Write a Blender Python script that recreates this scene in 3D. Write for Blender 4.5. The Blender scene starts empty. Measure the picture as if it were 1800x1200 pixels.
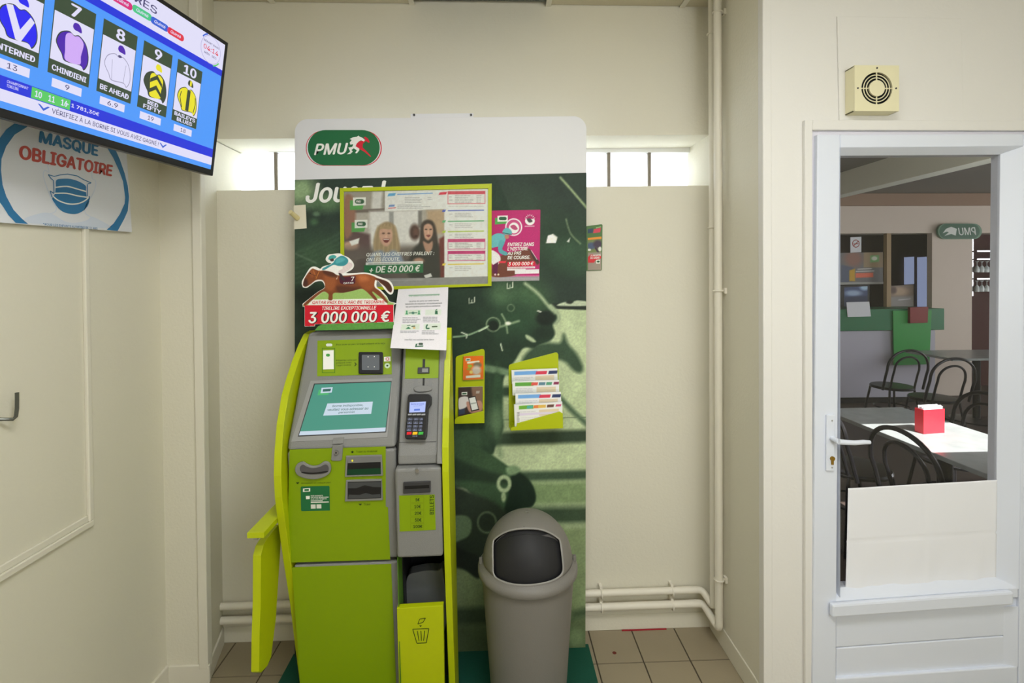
import bpy, bmesh, math, random
import numpy as np
from mathutils import Vector, Matrix
random.seed(7)
np.random.seed(7)
scene = bpy.context.scene
COL = scene.collection

# ---------------------------------------------------------------- camera
F = 870.0                      # focal length in pixels of the 1800 px wide frame
YAW = math.atan(30.0 / F)      # turned a little to the right of the room's depth axis
PITCH = math.radians(0.70)
ROLL = 0.008
PPY = 500.6                    # row of the optical axis (the lens is shifted)
EYE = Vector((0.0, 0.0, 1.63))
_f = Vector((math.sin(YAW) * math.cos(PITCH), math.cos(YAW) * math.cos(PITCH), -math.sin(PITCH)))
_r0 = Vector((math.cos(YAW), -math.sin(YAW), 0.0))
_u0 = _r0.cross(_f)
_r = _r0 * math.cos(ROLL) - _u0 * math.sin(ROLL)
_u = _u0 * math.cos(ROLL) + _r0 * math.sin(ROLL)
cam_d = bpy.data.cameras.new('camera')
cam = bpy.data.objects.new('camera', cam_d)
COL.objects.link(cam)
cam_d.sensor_fit = 'HORIZONTAL'
cam_d.sensor_width = 36.0
cam_d.lens = F / 1800.0 * 36.0
cam_d.shift_y = (PPY - 600.0) / 1800.0
cam_d.clip_start = 0.02
cam.matrix_world = Matrix(((_r.x, _u.x, -_f.x, EYE.x), (_r.y, _u.y, -_f.y, EYE.y),
                           (_r.z, _u.z, -_f.z, EYE.z), (0, 0, 0, 1)))
scene.camera = cam

# ---------------------------------------------------------------- world, sun, daylight, exposure
world = bpy.data.worlds.new('sky')
scene.world = world
world.use_nodes = True
bg = world.node_tree.nodes['Background']
bg.inputs[0].default_value = (0.90, 0.96, 1.0, 1)
bg.inputs[1].default_value = 7.0

def light(name, kind, energy, loc, target, size=None, size_y=None, color=(1, 1, 1), spread=None):
    d = bpy.data.lights.new(name, kind)
    d.energy = energy
    d.color = color
    if kind == 'AREA':
        d.shape = 'RECTANGLE'
        d.size = size
        d.size_y = size_y
        if spread:
            d.spread = spread
    o = bpy.data.objects.new(name, d)
    COL.objects.link(o)
    o.location = loc
    o.rotation_euler = (Vector(target) - Vector(loc)).to_track_quat('-Z', 'Y').to_euler()
    return o

sun = light('sun', 'SUN', 19.0, (4.0, -4.0, 6.0), (4.0 - 0.34, -4.0 + 0.82, 6.0 - 1.0), color=(1.0, 0.97, 0.92))
sun.data.angle = 0.009
light('shopfront_daylight', 'AREA', 37.0, (1.30, -1.52, 2.00), (0.60, 2.2, 1.85), 1.4, 1.4, (0.93, 0.965, 1.0))
light('ceiling_fill', 'AREA', 38.0, (0.2, 0.3, 2.84), (0.2, 0.3, 0.0), 1.2, 0.6, (0.97, 0.985, 0.985))  # added overhead fill without a fixture; the modelled ceiling panel is unlit
light('cafe_fill', 'AREA', 85.0, (8.85, 4.0, 1.5), (3.0, 4.0, 1.0), 3.0, 1.8, (0.95, 0.98, 1.0))  # added fill to brighten the cafe; no window in the wall behind it

vs = scene.view_settings
vs.view_transform = 'Standard'
vs.look = 'None'
vs.exposure = 0.0
vs.gamma = 1.0
vs.use_curve_mapping = False
scene.cycles.use_denoising = True
scene.cycles.max_bounces = 10
scene.cycles.transparent_max_bounces = 12
scene.cycles.caustics_reflective = False
scene.cycles.caustics_refractive = False

# ---------------------------------------------------------------- maths helpers
def ray(x, y):
    return _f + _r * ((x - 900.0) / F) + _u * ((PPY - y) / F)

class Plane:
    """a plane in the room with its own right / up axes and normal towards the viewer"""
    def __init__(s, P, N, up=(0, 0, 1)):
        s.P = Vector(P)
        s.N = Vector(N).normalized()
        s.U = Vector(up).cross(s.N).normalized()
        s.V = s.N.cross(s.U).normalized()
    def at(s, x, y, c=0.0):
        d = ray(x, y)
        t = (s.P + s.N * c - EYE).dot(s.N) / d.dot(s.N)
        return EYE + d * t
    def loc(s, x, y):
        q = s.at(x, y) - s.P
        return q.dot(s.U), q.dot(s.V)
    def w(s, a, b, c=0.0):
        return s.P + s.U * a + s.V * b + s.N * c
    def grid(s, X, Y, c=0.0):
        f = np.array(_f); r = np.array(_r); u = np.array(_u); N = np.array(s.N)
        D = f + r * ((X - 900.0) / F)[..., None] + u * ((PPY - Y) / F)[..., None]
        t = np.dot(np.array(s.P) + N * c - np.array(EYE), N) / (D @ N)
        return np.array(EYE) + D * t[..., None]

def atY(x, y, Y):
    d = ray(x, y)
    return EYE + d * (Y / d.y)

def smooth(pts, n=5, closed=True):
    P = [np.array(p, float) for p in pts]
    m = len(P)
    out = []
    for i in range(m if closed else m - 1):
        if closed:
            a, b, c, d = P[i - 1], P[i], P[(i + 1) % m], P[(i + 2) % m]
        else:
            a, b, c, d = P[max(i - 1, 0)], P[i], P[i + 1], P[min(i + 2, m - 1)]
        for k in range(n):
            t = k / n
            out.append(tuple(0.5 * (2 * b + (c - a) * t + (2 * a - 5 * b + 4 * c - d) * t * t + (3 * b - a - 3 * c + d) * t ** 3)))
    if not closed:
        out.append(tuple(P[-1]))
    return out

def zpts(pts, s, ox, oy):
    return [(ox + x / s, oy + y / s) for x, y in pts]

def pill(x0, y0, x1, y1, n=10, r=None):
    r = min((y1 - y0) / 2, (x1 - x0) / 2) if r is None else r
    out = []
    for cx, cy, a0 in ((x1 - r, y0 + r, -90), (x1 - r, y1 - r, 0), (x0 + r, y1 - r, 90), (x0 + r, y0 + r, 180)):
        for k in range(n + 1):
            a = math.radians(a0 + 90 * k / n)
            out.append((cx + r * math.cos(a), cy + r * math.sin(a)))
    return out

def ell(cx, cy, rx, ry, n=28, a0=0, a1=360):
    return [(cx + rx * math.cos(math.radians(a0 + (a1 - a0) * k / n)), cy + ry * math.sin(math.radians(a0 + (a1 - a0) * k / n))) for k in range(n)]

def stroke(pts, w):
    """outline of a polyline of width w, as a polygon (2d)"""
    L, R = [], []
    n = len(pts)
    for i in range(n):
        a = np.array(pts[max(i - 1, 0)], float)
        b = np.array(pts[min(i + 1, n - 1)], float)
        d = b - a
        d /= (np.linalg.norm(d) + 1e-9)
        nn = np.array((-d[1], d[0])) * w / 2
        L.append(tuple(np.array(pts[i]) + nn))
        R.append(tuple(np.array(pts[i]) - nn))
    return L + R[::-1]

# ---------------------------------------------------------------- materials
GAIN = 0.80                    # light falling on a plain wall facing the shop front
def lin(c, g=GAIN):
    o = []
    for v in c:
        v = v / 255.0
        v = v / 12.92 if v <= 0.04045 else ((v + 0.055) / 1.055) ** 2.4
        o.append(min(v / g, 0.93))
    return tuple(o)

MATS = {}
def mat(name, rgb, rough=0.55, metal=0.0, spec=0.4, bump=0.0, bscale=60.0, var=0.0, vscale=3.0, g=GAIN, coat=0.0):
    if name in MATS:
        return MATS[name]
    m = bpy.data.materials.new(name)
    m.use_nodes = True
    nt = m.node_tree
    b = nt.nodes['Principled BSDF']
    c = lin(rgb, g)
    b.inputs['Base Color'].default_value = (*c, 1)
    b.inputs['Roughness'].default_value = rough
    b.inputs['Metallic'].default_value = metal
    b.inputs['Specular IOR Level'].default_value = spec
    b.inputs['Coat Weight'].default_value = coat
    if bump or var:
        tc = nt.nodes.new('ShaderNodeTexCoord')
    if bump:
        n = nt.nodes.new('ShaderNodeTexNoise')
        n.inputs['Scale'].default_value = bscale
        n.inputs['Detail'].default_value = 3
        bp = nt.nodes.new('ShaderNodeBump')
        bp.inputs['Strength'].default_value = bump
        bp.inputs['Distance'].default_value = 0.004
        nt.links.new(tc.outputs['Object'], n.inputs['Vector'])
        nt.links.new(n.outputs['Fac'], bp.inputs['Height'])
        nt.links.new(bp.outputs['Normal'], b.inputs['Normal'])
    if var:
        n = nt.nodes.new('ShaderNodeTexNoise')
        n.inputs['Scale'].default_value = vscale
        n.inputs['Detail'].default_value = 5
        r = nt.nodes.new('ShaderNodeMixRGB')
        r.inputs[1].default_value = (*[min(v * (1 + var), 0.95) for v in c], 1)
        r.inputs[2].default_value = (*[v * (1 - var) for v in c], 1)
        nt.links.new(tc.outputs['Object'], n.inputs['Vector'])
        nt.links.new(n.outputs['Fac'], r.inputs[0])
        nt.links.new(r.outputs[0], b.inputs['Base Color'])
    MATS[name] = m
    return m

def emat(name, rgb, strength=1.0):
    if name in MATS:
        return MATS[name]
    m = bpy.data.materials.new(name)
    m.use_nodes = True
    b = m.node_tree.nodes['Principled BSDF']
    c = lin(rgb, 1.0)
    b.inputs['Base Color'].default_value = (0.02, 0.02, 0.02, 1)
    b.inputs['Roughness'].default_value = 0.35
    b.inputs['Emission Color'].default_value = (*c, 1)
    b.inputs['Emission Strength'].default_value = strength
    MATS[name] = m
    return m

def glass_mat(name, tint=(0.88, 0.875, 0.875), gloss=0.03):
    m = bpy.data.materials.new(name)
    m.use_nodes = True
    nt = m.node_tree
    nt.nodes.clear()
    out = nt.nodes.new('ShaderNodeOutputMaterial')
    tr = nt.nodes.new('ShaderNodeBsdfTransparent')
    tr.inputs[0].default_value = (*tint, 1)
    gl = nt.nodes.new('ShaderNodeBsdfGlossy')
    gl.inputs['Roughness'].default_value = 0.02
    lw = nt.nodes.new('ShaderNodeLayerWeight')
    lw.inputs['Blend'].default_value = 0.5
    pw = nt.nodes.new('ShaderNodeMath'); pw.operation = 'POWER'; pw.inputs[1].default_value = 4.0
    fr = nt.nodes.new('ShaderNodeMath'); fr.operation = 'MULTIPLY_ADD'; fr.inputs[1].default_value = 0.7; fr.inputs[2].default_value = gloss
    nt.links.new(lw.outputs['Facing'], pw.inputs[0])
    nt.links.new(pw.outputs[0], fr.inputs[0])
    mx = nt.nodes.new('ShaderNodeMixShader')
    nt.links.new(fr.outputs[0], mx.inputs[0])
    nt.links.new(tr.outputs[0], mx.inputs[1])
    nt.links.new(gl.outputs[0], mx.inputs[2])
    nt.links.new(mx.outputs[0], out.inputs[0])
    MATS[name] = m
    return m

def print_mat(name, rough=0.5, emis=0.0):
    if name in MATS:
        return MATS[name]
    m = bpy.data.materials.new(name)
    m.use_nodes = True
    nt = m.node_tree
    b = nt.nodes['Principled BSDF']
    a = nt.nodes.new('ShaderNodeVertexColor')
    a.layer_name = 'Col'
    nt.links.new(a.outputs['Color'], b.inputs['Base Color'])
    b.inputs['Roughness'].default_value = rough
    b.inputs['Specular IOR Level'].default_value = 0.3
    MATS[name] = m
    return m

# ---------------------------------------------------------------- objects
def tag(o, label=None, cat=None, group=None, kind=None):
    if label: o['label'] = label
    if cat: o['category'] = cat
    if group: o['group'] = group
    if kind: o['kind'] = kind
    return o

def thing(name, label, cat, loc=(0, 0, 0), group=None, kind=None):
    o = bpy.data.objects.new(name, None)
    o.empty_display_size = 0.05
    COL.objects.link(o)
    o.location = loc
    return tag(o, label, cat, group, kind)

def origin(o):
    p = Vector((0, 0, 0))
    while o is not None:
        p = p + Vector(o.location)
        o = o.parent
    return p

class MB:
    """collects world-space geometry, then links it as one mesh object"""
    def __init__(s):
        s.v, s.f = [], []
    def add(s, vs, fs):
        o = len(s.v)
        s.v += [tuple(p) for p in vs]
        s.f += [tuple(i + o for i in f) for f in fs]
        return s
    def box(s, x0, x1, y0, y1, z0, z1):
        return s.add([(x, y, z) for z in (z0, z1) for y in (y0, y1) for x in (x0, x1)],
                     [(0, 2, 3, 1), (4, 5, 7, 6), (0, 1, 5, 4), (2, 6, 7, 3), (0, 4, 6, 2), (1, 3, 7, 5)])
    def hexa(s, lo, hi):
        """two matching loops of points"""
        n = len(lo)
        return s.add(list(lo) + list(hi), [tuple(range(n))[::-1], tuple(range(n, 2 * n))] +
                     [(i, (i + 1) % n, n + (i + 1) % n, n + i) for i in range(n)])
    def prism(s, pl, pts, c0, c1):
        """polygon in photo pixels on plane pl, from depth c0 to c1 along the normal"""
        hi = [pl.at(x, y, c1) for x, y in pts]
        lo = [p - pl.N * (c1 - c0) for p in hi]
        return s.hexa(lo, hi)
    def flat(s, pl, pts, c):
        lo = [pl.at(x, y, c) for x, y in pts]
        return s.add(lo, [tuple(range(len(lo)))])
    def lprism(s, pl, pts, c0, c1):
        return s.hexa([pl.w(a, b, c0) for a, b in pts], [pl.w(a, b, c1) for a, b in pts])
    def lflat(s, pl, pts, c):
        return s.add([pl.w(a, b, c) for a, b in pts], [tuple(range(len(pts)))])
    def extr_x(s, prof, x0, x1):
        return s.hexa([(x0, y, z) for y, z in prof], [(x1, y, z) for y, z in prof])
    def tube(s, pts, r, n=10, closed=False):
        P = [Vector(p) for p in pts]
        m = len(P)
        up = None
        rings = []
        for i in range(m):
            if closed:
                d = P[(i + 1) % m] - P[i - 1]
            else:
                d = P[min(i + 1, m - 1)] - P[max(i - 1, 0)]
            d.normalize()
            if up is None:
                up = Vector((0, 0, 1)) if abs(d.z) < 0.9 else Vector((1, 0, 0))
            a = (up - d * up.dot(d)).normalized()
            up = a
            b = d.cross(a)
            rr = r[i] if isinstance(r, (list, tuple)) else r
            rings.append([P[i] + a * (rr * math.cos(2 * math.pi * k / n)) + b * (rr * math.sin(2 * math.pi * k / n)) for k in range(n)])
        vs = [p for g in rings for p in g]
        fs = []
        for i in range(m if closed else m - 1):
            j = (i + 1) % m
            for k in range(n):
                fs.append((i * n + k, i * n + (k + 1) % n, j * n + (k + 1) % n, j * n + k))
        if not closed:
            fs.append(tuple(range(n))[::-1])
            fs.append(tuple((m - 1) * n + k for k in range(n)))
        return s.add(vs, fs)
    def lathe(s, prof, cx, cy, n=48, cap=True):
        """prof: (radius, z)"""
        vs, fs = [], []
        for r, z in prof:
            for k in range(n):
                a = 2 * math.pi * k / n
                vs.append((cx + r * math.cos(a), cy + r * math.sin(a), z))
        m = len(prof)
        for i in range(m - 1):
            for k in range(n):
                fs.append((i * n + k, i * n + (k + 1) % n, (i + 1) * n + (k + 1) % n, (i + 1) * n + k))
        if cap:
            fs.append(tuple(range(n))[::-1])
            fs.append(tuple((m - 1) * n + k for k in range(n)))
        return s.add(vs, fs)
    def xf(s, M):
        s.v = [tuple(M @ Vector(p)) for p in s.v]
        return s
    def build(s, name, m, parent=None, bevel=0.0, seg=2, smooth=False, label=None, sub=0):
        o0 = origin(parent) if parent is not None else Vector((0, 0, 0))
        if parent is None:
            A = np.array(s.v)
            lo, hi = A.min(0), A.max(0)
            o0 = Vector(((lo[0] + hi[0]) / 2, (lo[1] + hi[1]) / 2, lo[2]))
        me = bpy.data.meshes.new(name)
        me.from_pydata([tuple(Vector(p) - o0) for p in s.v], [], s.f)
        bm = bmesh.new()
        bm.from_mesh(me)
        bmesh.ops.recalc_face_normals(bm, faces=bm.faces)
        bm.to_mesh(me)
        bm.free()
        if smooth:
            me.polygons.foreach_set('use_smooth', [True] * len(me.polygons))
            me.set_sharp_from_angle(angle=math.radians(38))
        me.materials.append(m)
        o = bpy.data.objects.new(name, me)
        COL.objects.link(o)
        if parent is not None:
            o.parent = parent
        else:
            o.location = o0
        if bevel:
            b = o.modifiers.new('bevel', 'BEVEL')
            b.width = bevel
            b.segments = seg
            b.limit_method = 'ANGLE'
            b.angle_limit = math.radians(35)
        if label:
            o['label'] = label
        return o

def P(pl, name, pts, c0, c1, m, parent, bevel=0.0, label=None):
    return MB().prism(pl, pts, c0, c1).build(name, m, parent, bevel, label=label)

def rect(x0, y0, x1, y1, k=0.0):
    """photo rectangle; k = slope of its horizontal edges"""
    d = (x1 - x0) * k
    return [(x0, y0), (x1, y0 + d), (x1, y1 + d), (x0, y1)]

# ---------------------------------------------------------------- printed pictures: a fine grid with a colour per point
class Raster:
    def __init__(s, pl, x0, y0, x1, y1, step, c, base):
        s.nx = max(2, int(round((x1 - x0) / step))) + 1
        s.ny = max(2, int(round((y1 - y0) / step))) + 1
        s.X, s.Y = np.meshgrid(np.linspace(x0, x1, s.nx), np.linspace(y0, y1, s.ny))
        s.pl, s.c = pl, c
        s.C = np.empty(s.X.shape + (3,))
        s.C[:] = base
        s.keep = None
    def mix(s, m, col):
        s.C += (np.array(col, float) - s.C) * m[..., None]
        return s
    def sd(s, pts):
        pts = [tuple(p) for p in pts]
        best = np.full(s.X.shape, 1e9)
        ins = np.zeros(s.X.shape, bool)
        n = len(pts)
        for i in range(n):
            ax, ay = pts[i]
            bx, by = pts[(i + 1) % n]
            ex, ey = bx - ax, by - ay
            t = np.clip(((s.X - ax) * ex + (s.Y - ay) * ey) / (ex * ex + ey * ey + 1e-9), 0, 1)
            best = np.minimum(best, (s.X - ax - t * ex) ** 2 + (s.Y - ay - t * ey) ** 2)
            if abs(ey) > 1e-9:
                cr = ((ay > s.Y) != (by > s.Y)) & (s.X < (bx - ax) * (s.Y - ay) / ey + ax)
                ins ^= cr
        d = np.sqrt(best)
        return np.where(ins, -d, d)
    def poly(s, pts, col, soft=1.2, a=1.0):
        return s.mix(np.clip(0.5 - s.sd(pts) / soft, 0, 1) * a, col)
    def line(s, pts, w, col, soft=1.2, a=1.0):
        best = np.full(s.X.shape, 1e9)
        for i in range(len(pts) - 1):
            ax, ay = pts[i]
            bx, by = pts[i + 1]
            ex, ey = bx - ax, by - ay
            t = np.clip(((s.X - ax) * ex + (s.Y - ay) * ey) / (ex * ex + ey * ey + 1e-9), 0, 1)
            best = np.minimum(best, (s.X - ax - t * ex) ** 2 + (s.Y - ay - t * ey) ** 2)
        d = np.sqrt(best) - w / 2
        return s.mix(np.clip(0.5 - d / soft, 0, 1) * a, col)
    def blob(s, cx, cy, rx, ry, col, soft=0.3, a=1.0):
        d = np.sqrt(((s.X - cx) / rx) ** 2 + ((s.Y - cy) / ry) ** 2)
        return s.mix(np.clip((1 + soft / 2 - d) / soft, 0, 1) * a, col)
    def ring(s, cx, cy, rx, ry, w, col, soft=1.2, a=1.0):
        d = np.abs(np.sqrt(((s.X - cx) / rx) ** 2 + ((s.Y - cy) / ry) ** 2) - 1) * min(rx, ry) - w / 2
        return s.mix(np.clip(0.5 - d / soft, 0, 1) * a, col)
    def noise(s, amp, scale):
        h, w = s.X.shape
        gx, gy = int(w / scale) + 3, int(h / scale) + 3
        g = np.random.rand(gy, gx) - 0.5
        yy = np.linspace(0, gy - 2, h)
        xx = np.linspace(0, gx - 2, w)
        yi, xi = yy.astype(int), xx.astype(int)
        fy, fx = (yy - yi)[:, None], (xx - xi)[None, :]
        fy = fy * fy * (3 - 2 * fy)
        fx = fx * fx * (3 - 2 * fx)
        n = (g[yi][:, xi] * (1 - fy) * (1 - fx) + g[yi][:, xi + 1] * (1 - fy) * fx + g[yi + 1][:, xi] * fy * (1 - fx) + g[yi + 1][:, xi + 1] * fy * fx)
        s.C *= (1 + amp * n * 2)[..., None]
        return s
    def scribble(s, x0, y0, x1, y1, rows, col, w=1.0, a=0.6, k=0.0):
        """rows of very small print"""
        for i in range(rows):
            y = y0 + (y1 - y0) * (i + 0.5) / rows
            x = x0
            xe = x1 - (random.random() * 0.3 * (x1 - x0) if rows > 1 else 0)
            while x < xe:
                l = min(2.5 + random.random() * 5, xe - x)
                s.line([(x, y + (x - x0) * k), (x + l, y + (x + l - x0) * k)], w, col, 1.0, a)
                x += l + 1.6
        return s
    def build(s, name, parent, m, g=GAIN):
        V = s.pl.grid(s.X, s.Y, s.c).reshape(-1, 3)
        if parent is not None:
            V = V - np.array(origin(parent))
        ny, nx = s.X.shape
        I = np.arange(ny * nx).reshape(ny, nx)
        Q = np.stack([I[1:, :-1], I[1:, 1:], I[:-1, 1:], I[:-1, :-1]], -1).reshape(-1, 4)
        if s.keep is not None:
            kq = (s.keep[1:, :-1] & s.keep[1:, 1:] & s.keep[:-1, 1:] & s.keep[:-1, :-1]).reshape(-1)
            Q = Q[kq]
            used = np.unique(Q)
            remap = np.full(len(V), -1)
            remap[used] = np.arange(len(used))
            V = V[used]
            Q = remap[Q]
        me = bpy.data.meshes.new(name)
        me.vertices.add(len(V))
        me.vertices.foreach_set('co', V.astype(np.float32).ravel())
        me.loops.add(len(Q) * 4)
        me.loops.foreach_set('vertex_index', Q.astype(np.int32).ravel())
        me.polygons.add(len(Q))
        me.polygons.foreach_set('loop_start', np.arange(len(Q), dtype=np.int32) * 4)
        me.polygons.foreach_set('loop_total', np.full(len(Q), 4, np.int32))
        me.update(calc_edges=True)
        c = np.clip(s.C / 255.0, 0, 1)
        c = np.where(c <= 0.04045, c / 12.92, ((c + 0.055) / 1.055) ** 2.4)
        c = np.minimum(c / g, 0.93).reshape(-1, 3)
        if s.keep is not None:
            c = c[used]
        at = me.color_attributes.new('Col', 'FLOAT_COLOR', 'POINT')
        at.data.foreach_set('color', np.concatenate([c, np.ones((len(c), 1))], 1).astype(np.float32).ravel())
        me.materials.append(m)
        o = bpy.data.objects.new(name, me)
        COL.objects.link(o)
        o.parent = parent
        return o

# ---------------------------------------------------------------- lettering, collected and turned into meshes at the end
TEXTS = []
def text(pl, s, quad, c, m, parent, bold=0.0, shear=0.0, part='lettering', local=False, spacing=1.0):
    """quad: (x0,y0,x1,y1) or four photo points TL,TR,BR,BL that bound the letters on plane pl"""
    if len(quad) == 4 and not hasattr(quad[0], '__len__'):
        x0, y0, x1, y1 = quad
        quad = [(x0, y0), (x1, y0), (x1, y1), (x0, y1)]
    if local:
        W = [pl.w(a, b, c) for a, b in quad]
    else:
        W = [pl.at(x, y, c) for x, y in quad]
    TEXTS.append((s, W, m, parent, bold, shear, part, spacing))

def lettering_font():
    try:                        # the grotesque that ships with Blender; else its built-in face
        import os
        p = os.path.join(bpy.utils.system_resource('DATAFILES'), 'fonts', 'Inter.woff2')
        return bpy.data.fonts.load(p)
    except Exception:
        return None

def flush_texts():
    obs = []
    font = lettering_font()
    for (s, W, m, parent, bold, shear, part, sp) in TEXTS:
        cu = bpy.data.curves.new('t', 'FONT')
        cu.body = s
        if font: cu.font = font
        cu.size = 1.0
        cu.shear = shear
        cu.space_character = sp
        cu.resolution_u = 3
        ob = bpy.data.objects.new('t', cu)
        COL.objects.link(ob)
        obs.append(ob)
    bpy.context.view_layer.update()
    dg = bpy.context.evaluated_depsgraph_get()
    groups = {}
    for ob, (s, W, m, parent, bold, shear, part, sp) in zip(obs, TEXTS):
        ev = ob.evaluated_get(dg)
        me = ev.to_mesh()
        n = len(me.vertices)
        if not n:
            continue
        co = np.empty(n * 3, np.float32)
        me.vertices.foreach_get('co', co)
        co = co.reshape(-1, 3)
        faces = [tuple(p.vertices) for p in me.polygons]
        if bold:                # heavier weight: the same glyphs overlaid with small shifts
            b_ = bold * 0.8
            sh = [(0, 0), (b_, 0), (-b_, 0), (0, b_ * 0.6), (0, -b_ * 0.6)]
            f0 = faces
            faces = [tuple(i + k * n for i in f) for k in range(len(sh)) for f in f0]
            co = np.concatenate([co + np.array((dx, dy, 0), np.float32) for dx, dy in sh])
        lo, hi = co.min(0), co.max(0)
        d = np.maximum(hi - lo, 1e-6)
        A = (co - lo) / d
        TL, TR, BR, BL = [np.array(w) for w in W]
        a, b = A[:, :1], A[:, 1:2]
        V = (BL * (1 - a) + BR * a) * (1 - b) + (TL * (1 - a) + TR * a) * b
        if bold:                # the overlaid copies lie a hair above one another
            nn = np.cross(TR - TL, BL - TL)
            nn /= np.linalg.norm(nn) + 1e-12
            if np.dot(nn, np.array(EYE) - TL) < 0: nn = -nn
            V = V + nn * (np.arange(len(V)) // n * 4e-5)[:, None]
        key = (parent.name, part, m.name, len(groups))
        groups.setdefault(key, (parent, m, MB()))[2].add([tuple(v) for v in V], faces)
        ev.to_mesh_clear()
    for ob in obs:
        cu = ob.data
        bpy.data.objects.remove(ob)
        bpy.data.curves.remove(cu)
    for (pn, part, mn, _k), (parent, m, mb) in groups.items():
        o0 = origin(parent)
        me = bpy.data.meshes.new(part)
        me.from_pydata([tuple(Vector(p) - o0) for p in mb.v], [], mb.f)
        me.materials.append(m)
        o = bpy.data.objects.new(part, me)
        COL.objects.link(o)
        o.parent = parent

# ---------------------------------------------------------------- palette
cream = mat('cream_wall_paint', (210, 206, 190), 0.75, bump=0.25, bscale=90, var=0.015, vscale=1.5, g=0.84)
cream2 = mat('cream_gloss_trim', (212, 208, 194), 0.5, g=0.84)
pale = mat('pale_cream_paint', (216, 214, 209), 0.7, bump=0.2, bscale=90, g=0.86)
white_pvc = mat('white_plastic', (212, 217, 228), 0.32, g=0.86)
pipe_m = mat('painted_pipe', (212, 207, 193), 0.42, bump=0.1, bscale=40)
lime = mat('lime_print', (122, 148, 2), 0.45)
lime2 = mat('lime_lacquer', (168, 179, 10), 0.38)
grey_k = mat('grey_textured_plastic', (122, 122, 120), 0.55, bump=0.3, bscale=400)
dark_k = mat('charcoal_plastic', (52, 52, 54), 0.4)
black = mat('black_plastic', (26, 26, 28), 0.35)
white_paper = mat('white_paper', (222, 224, 230), 0.7, g=0.92)
white_ink = mat('white_ink', (228, 224, 218), 0.6)
panel_white = mat('panel_white', (208, 208, 210), 0.45)
green_ink = mat('deep_green_ink', (26, 98, 56), 0.5)
midgreen_ink = mat('bright_green_ink', (66, 150, 66), 0.5)
dkgreen_ink = mat('dark_olive_ink', (30, 50, 10), 0.6)
red_ink = mat('red_ink', (196, 26, 46), 0.5)
magenta_ink = mat('magenta_ink', (170, 30, 96), 0.5)
blue_ink = mat('steel_blue_ink', (44, 112, 160), 0.6)
brick_ink = mat('brick_red_ink', (180, 72, 62), 0.6)
steel = mat('brushed_steel', (170, 170, 170), 0.3, metal=0.9)
brass = mat('brass', (150, 118, 50), 0.35, metal=0.9)
printm = print_mat('printed_sheet', 0.45)
printmat2 = print_mat('matt_print', 0.6)

# ================================================================ THE ROOM
YB, YD = 2.26, 1.80            # back wall of the alcove, wall with the glazed door
XL = -1.346                    # left wall
XC0 = atY(362, 900, 2.04).x    # free edge of the left column
XC1 = atY(389, 900, YB).x      # alcove corner, left
XR = 0.994                     # alcove right wall
ZC = 2.872                     # ceiling
XE = 2.06                      # right wall of the room
BACK = Plane((0, YB, 0), (0, -1, 0))
DOORP = Plane((0, YD, 0), (0, -1, 0))
LEFTP = Plane((XL, 0, 0), (1, 0, 0))
RIGHTP = Plane((XR, 0, 0), (-1, 0, 0))

def struct(name, mb, m, label, cat, bevel=0.0):
    return tag(mb.build(name, m, None, bevel), label, cat, kind='structure')

# floor: dark grout bed with single tiles on it
grout = mat('dark_grout', (74, 66, 54), 0.85)
tile_m = mat('beige_stoneware', (140, 129, 107), 0.5, bump=0.15, bscale=120, var=0.06, vscale=5)
floor = struct('floor', MB().box(-1.6, 2.2, -3.0, 2.6, -0.12, -0.004), grout, 'beige square tiled floor of the betting corner', 'floor')

first = None
for j in range(12):
    for i in range(17):
        x, y = -1.382 + 0.2 * i + 0.1, YB - 0.2 * j - 0.1
        if y > YD and x > XR: continue
        if first is None:
            first = MB().box(x - 0.097, x + 0.097, y - 0.097, y + 0.097, -0.004, 0.0).build('floor_tile', tile_m, floor)
            o = first
            me = o.data
            c = Vector((x, y, 0)) - origin(floor)
            for v in me.vertices: v.co -= c
            o.location = c
        else:
            o = first.copy()
            COL.objects.link(o)
            o.parent = floor
            o.location = Vector((x, y, 0)) - origin(floor)
MB().box(-1.4, 2.0, -1.6, -0.145, -0.004, -0.0005).build('floor_covering', tile_m, floor)

st = atY(1080, 1147, 2.15); fs_ = ray(1080, 1147); tt = -EYE.z / fs_.z; st = EYE + fs_ * tt
MB().lathe([(0.009, 0.0002), (0.006, 0.0008)], st.x, st.y, 12).build('red_stain', mat('dried_red', (92, 30, 22), 0.6), floor)

# ceiling: plain slab, mineral tiles hung below it in metal bars
slab_m = mat('ceiling_board', (196, 190, 170), 0.8)
tile_c = mat('ceiling_tile', (188, 181, 158), 0.85, bump=0.4, bscale=160)
ceiling = struct('ceiling', MB().box(-1.6, 2.2, -3.0, 2.6, ZC + 0.06, ZC + 0.14), slab_m, 'cream tiled ceiling over the alcove', 'ceiling')
gx = [XL - 0.0] + [-0.98, -0.362, 0.253, 0.868, 1.483] + [XE]
gy = [YB - 0.615 * k for k in range(9)]
for j in range(8):
    for i in range(6):
        if j == 0 and i == 2: continue
        o = MB().box(gx[i] + 0.006, gx[i + 1] - 0.006, gy[j + 1] + 0.006, gy[j] - 0.004, ZC + random.uniform(0, 0.003), ZC + 0.02).build('ceiling_tile', tile_c, ceiling)
for x in gx[1:-1]:
    MB().box(x - 0.012, x + 0.012, -2.7, YB - 0.001, ZC - 0.006, ZC - 0.001).build('ceiling_bar', cream2, ceiling)
for y in gy[1:]:
    MB().box(XL, XE, y - 0.012, y + 0.012, ZC - 0.006, ZC - 0.001).build('ceiling_bar', cream2, ceiling)
cl = thing('ceiling_light', 'unlit recessed ceiling light panel above the display board', 'ceiling light', (-0.05, 1.95, ZC))
MB().box(-0.345, 0.236, 1.665, 2.235, ZC + 0.02, ZC + 0.05).build('housing', cream2, cl)
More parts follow.
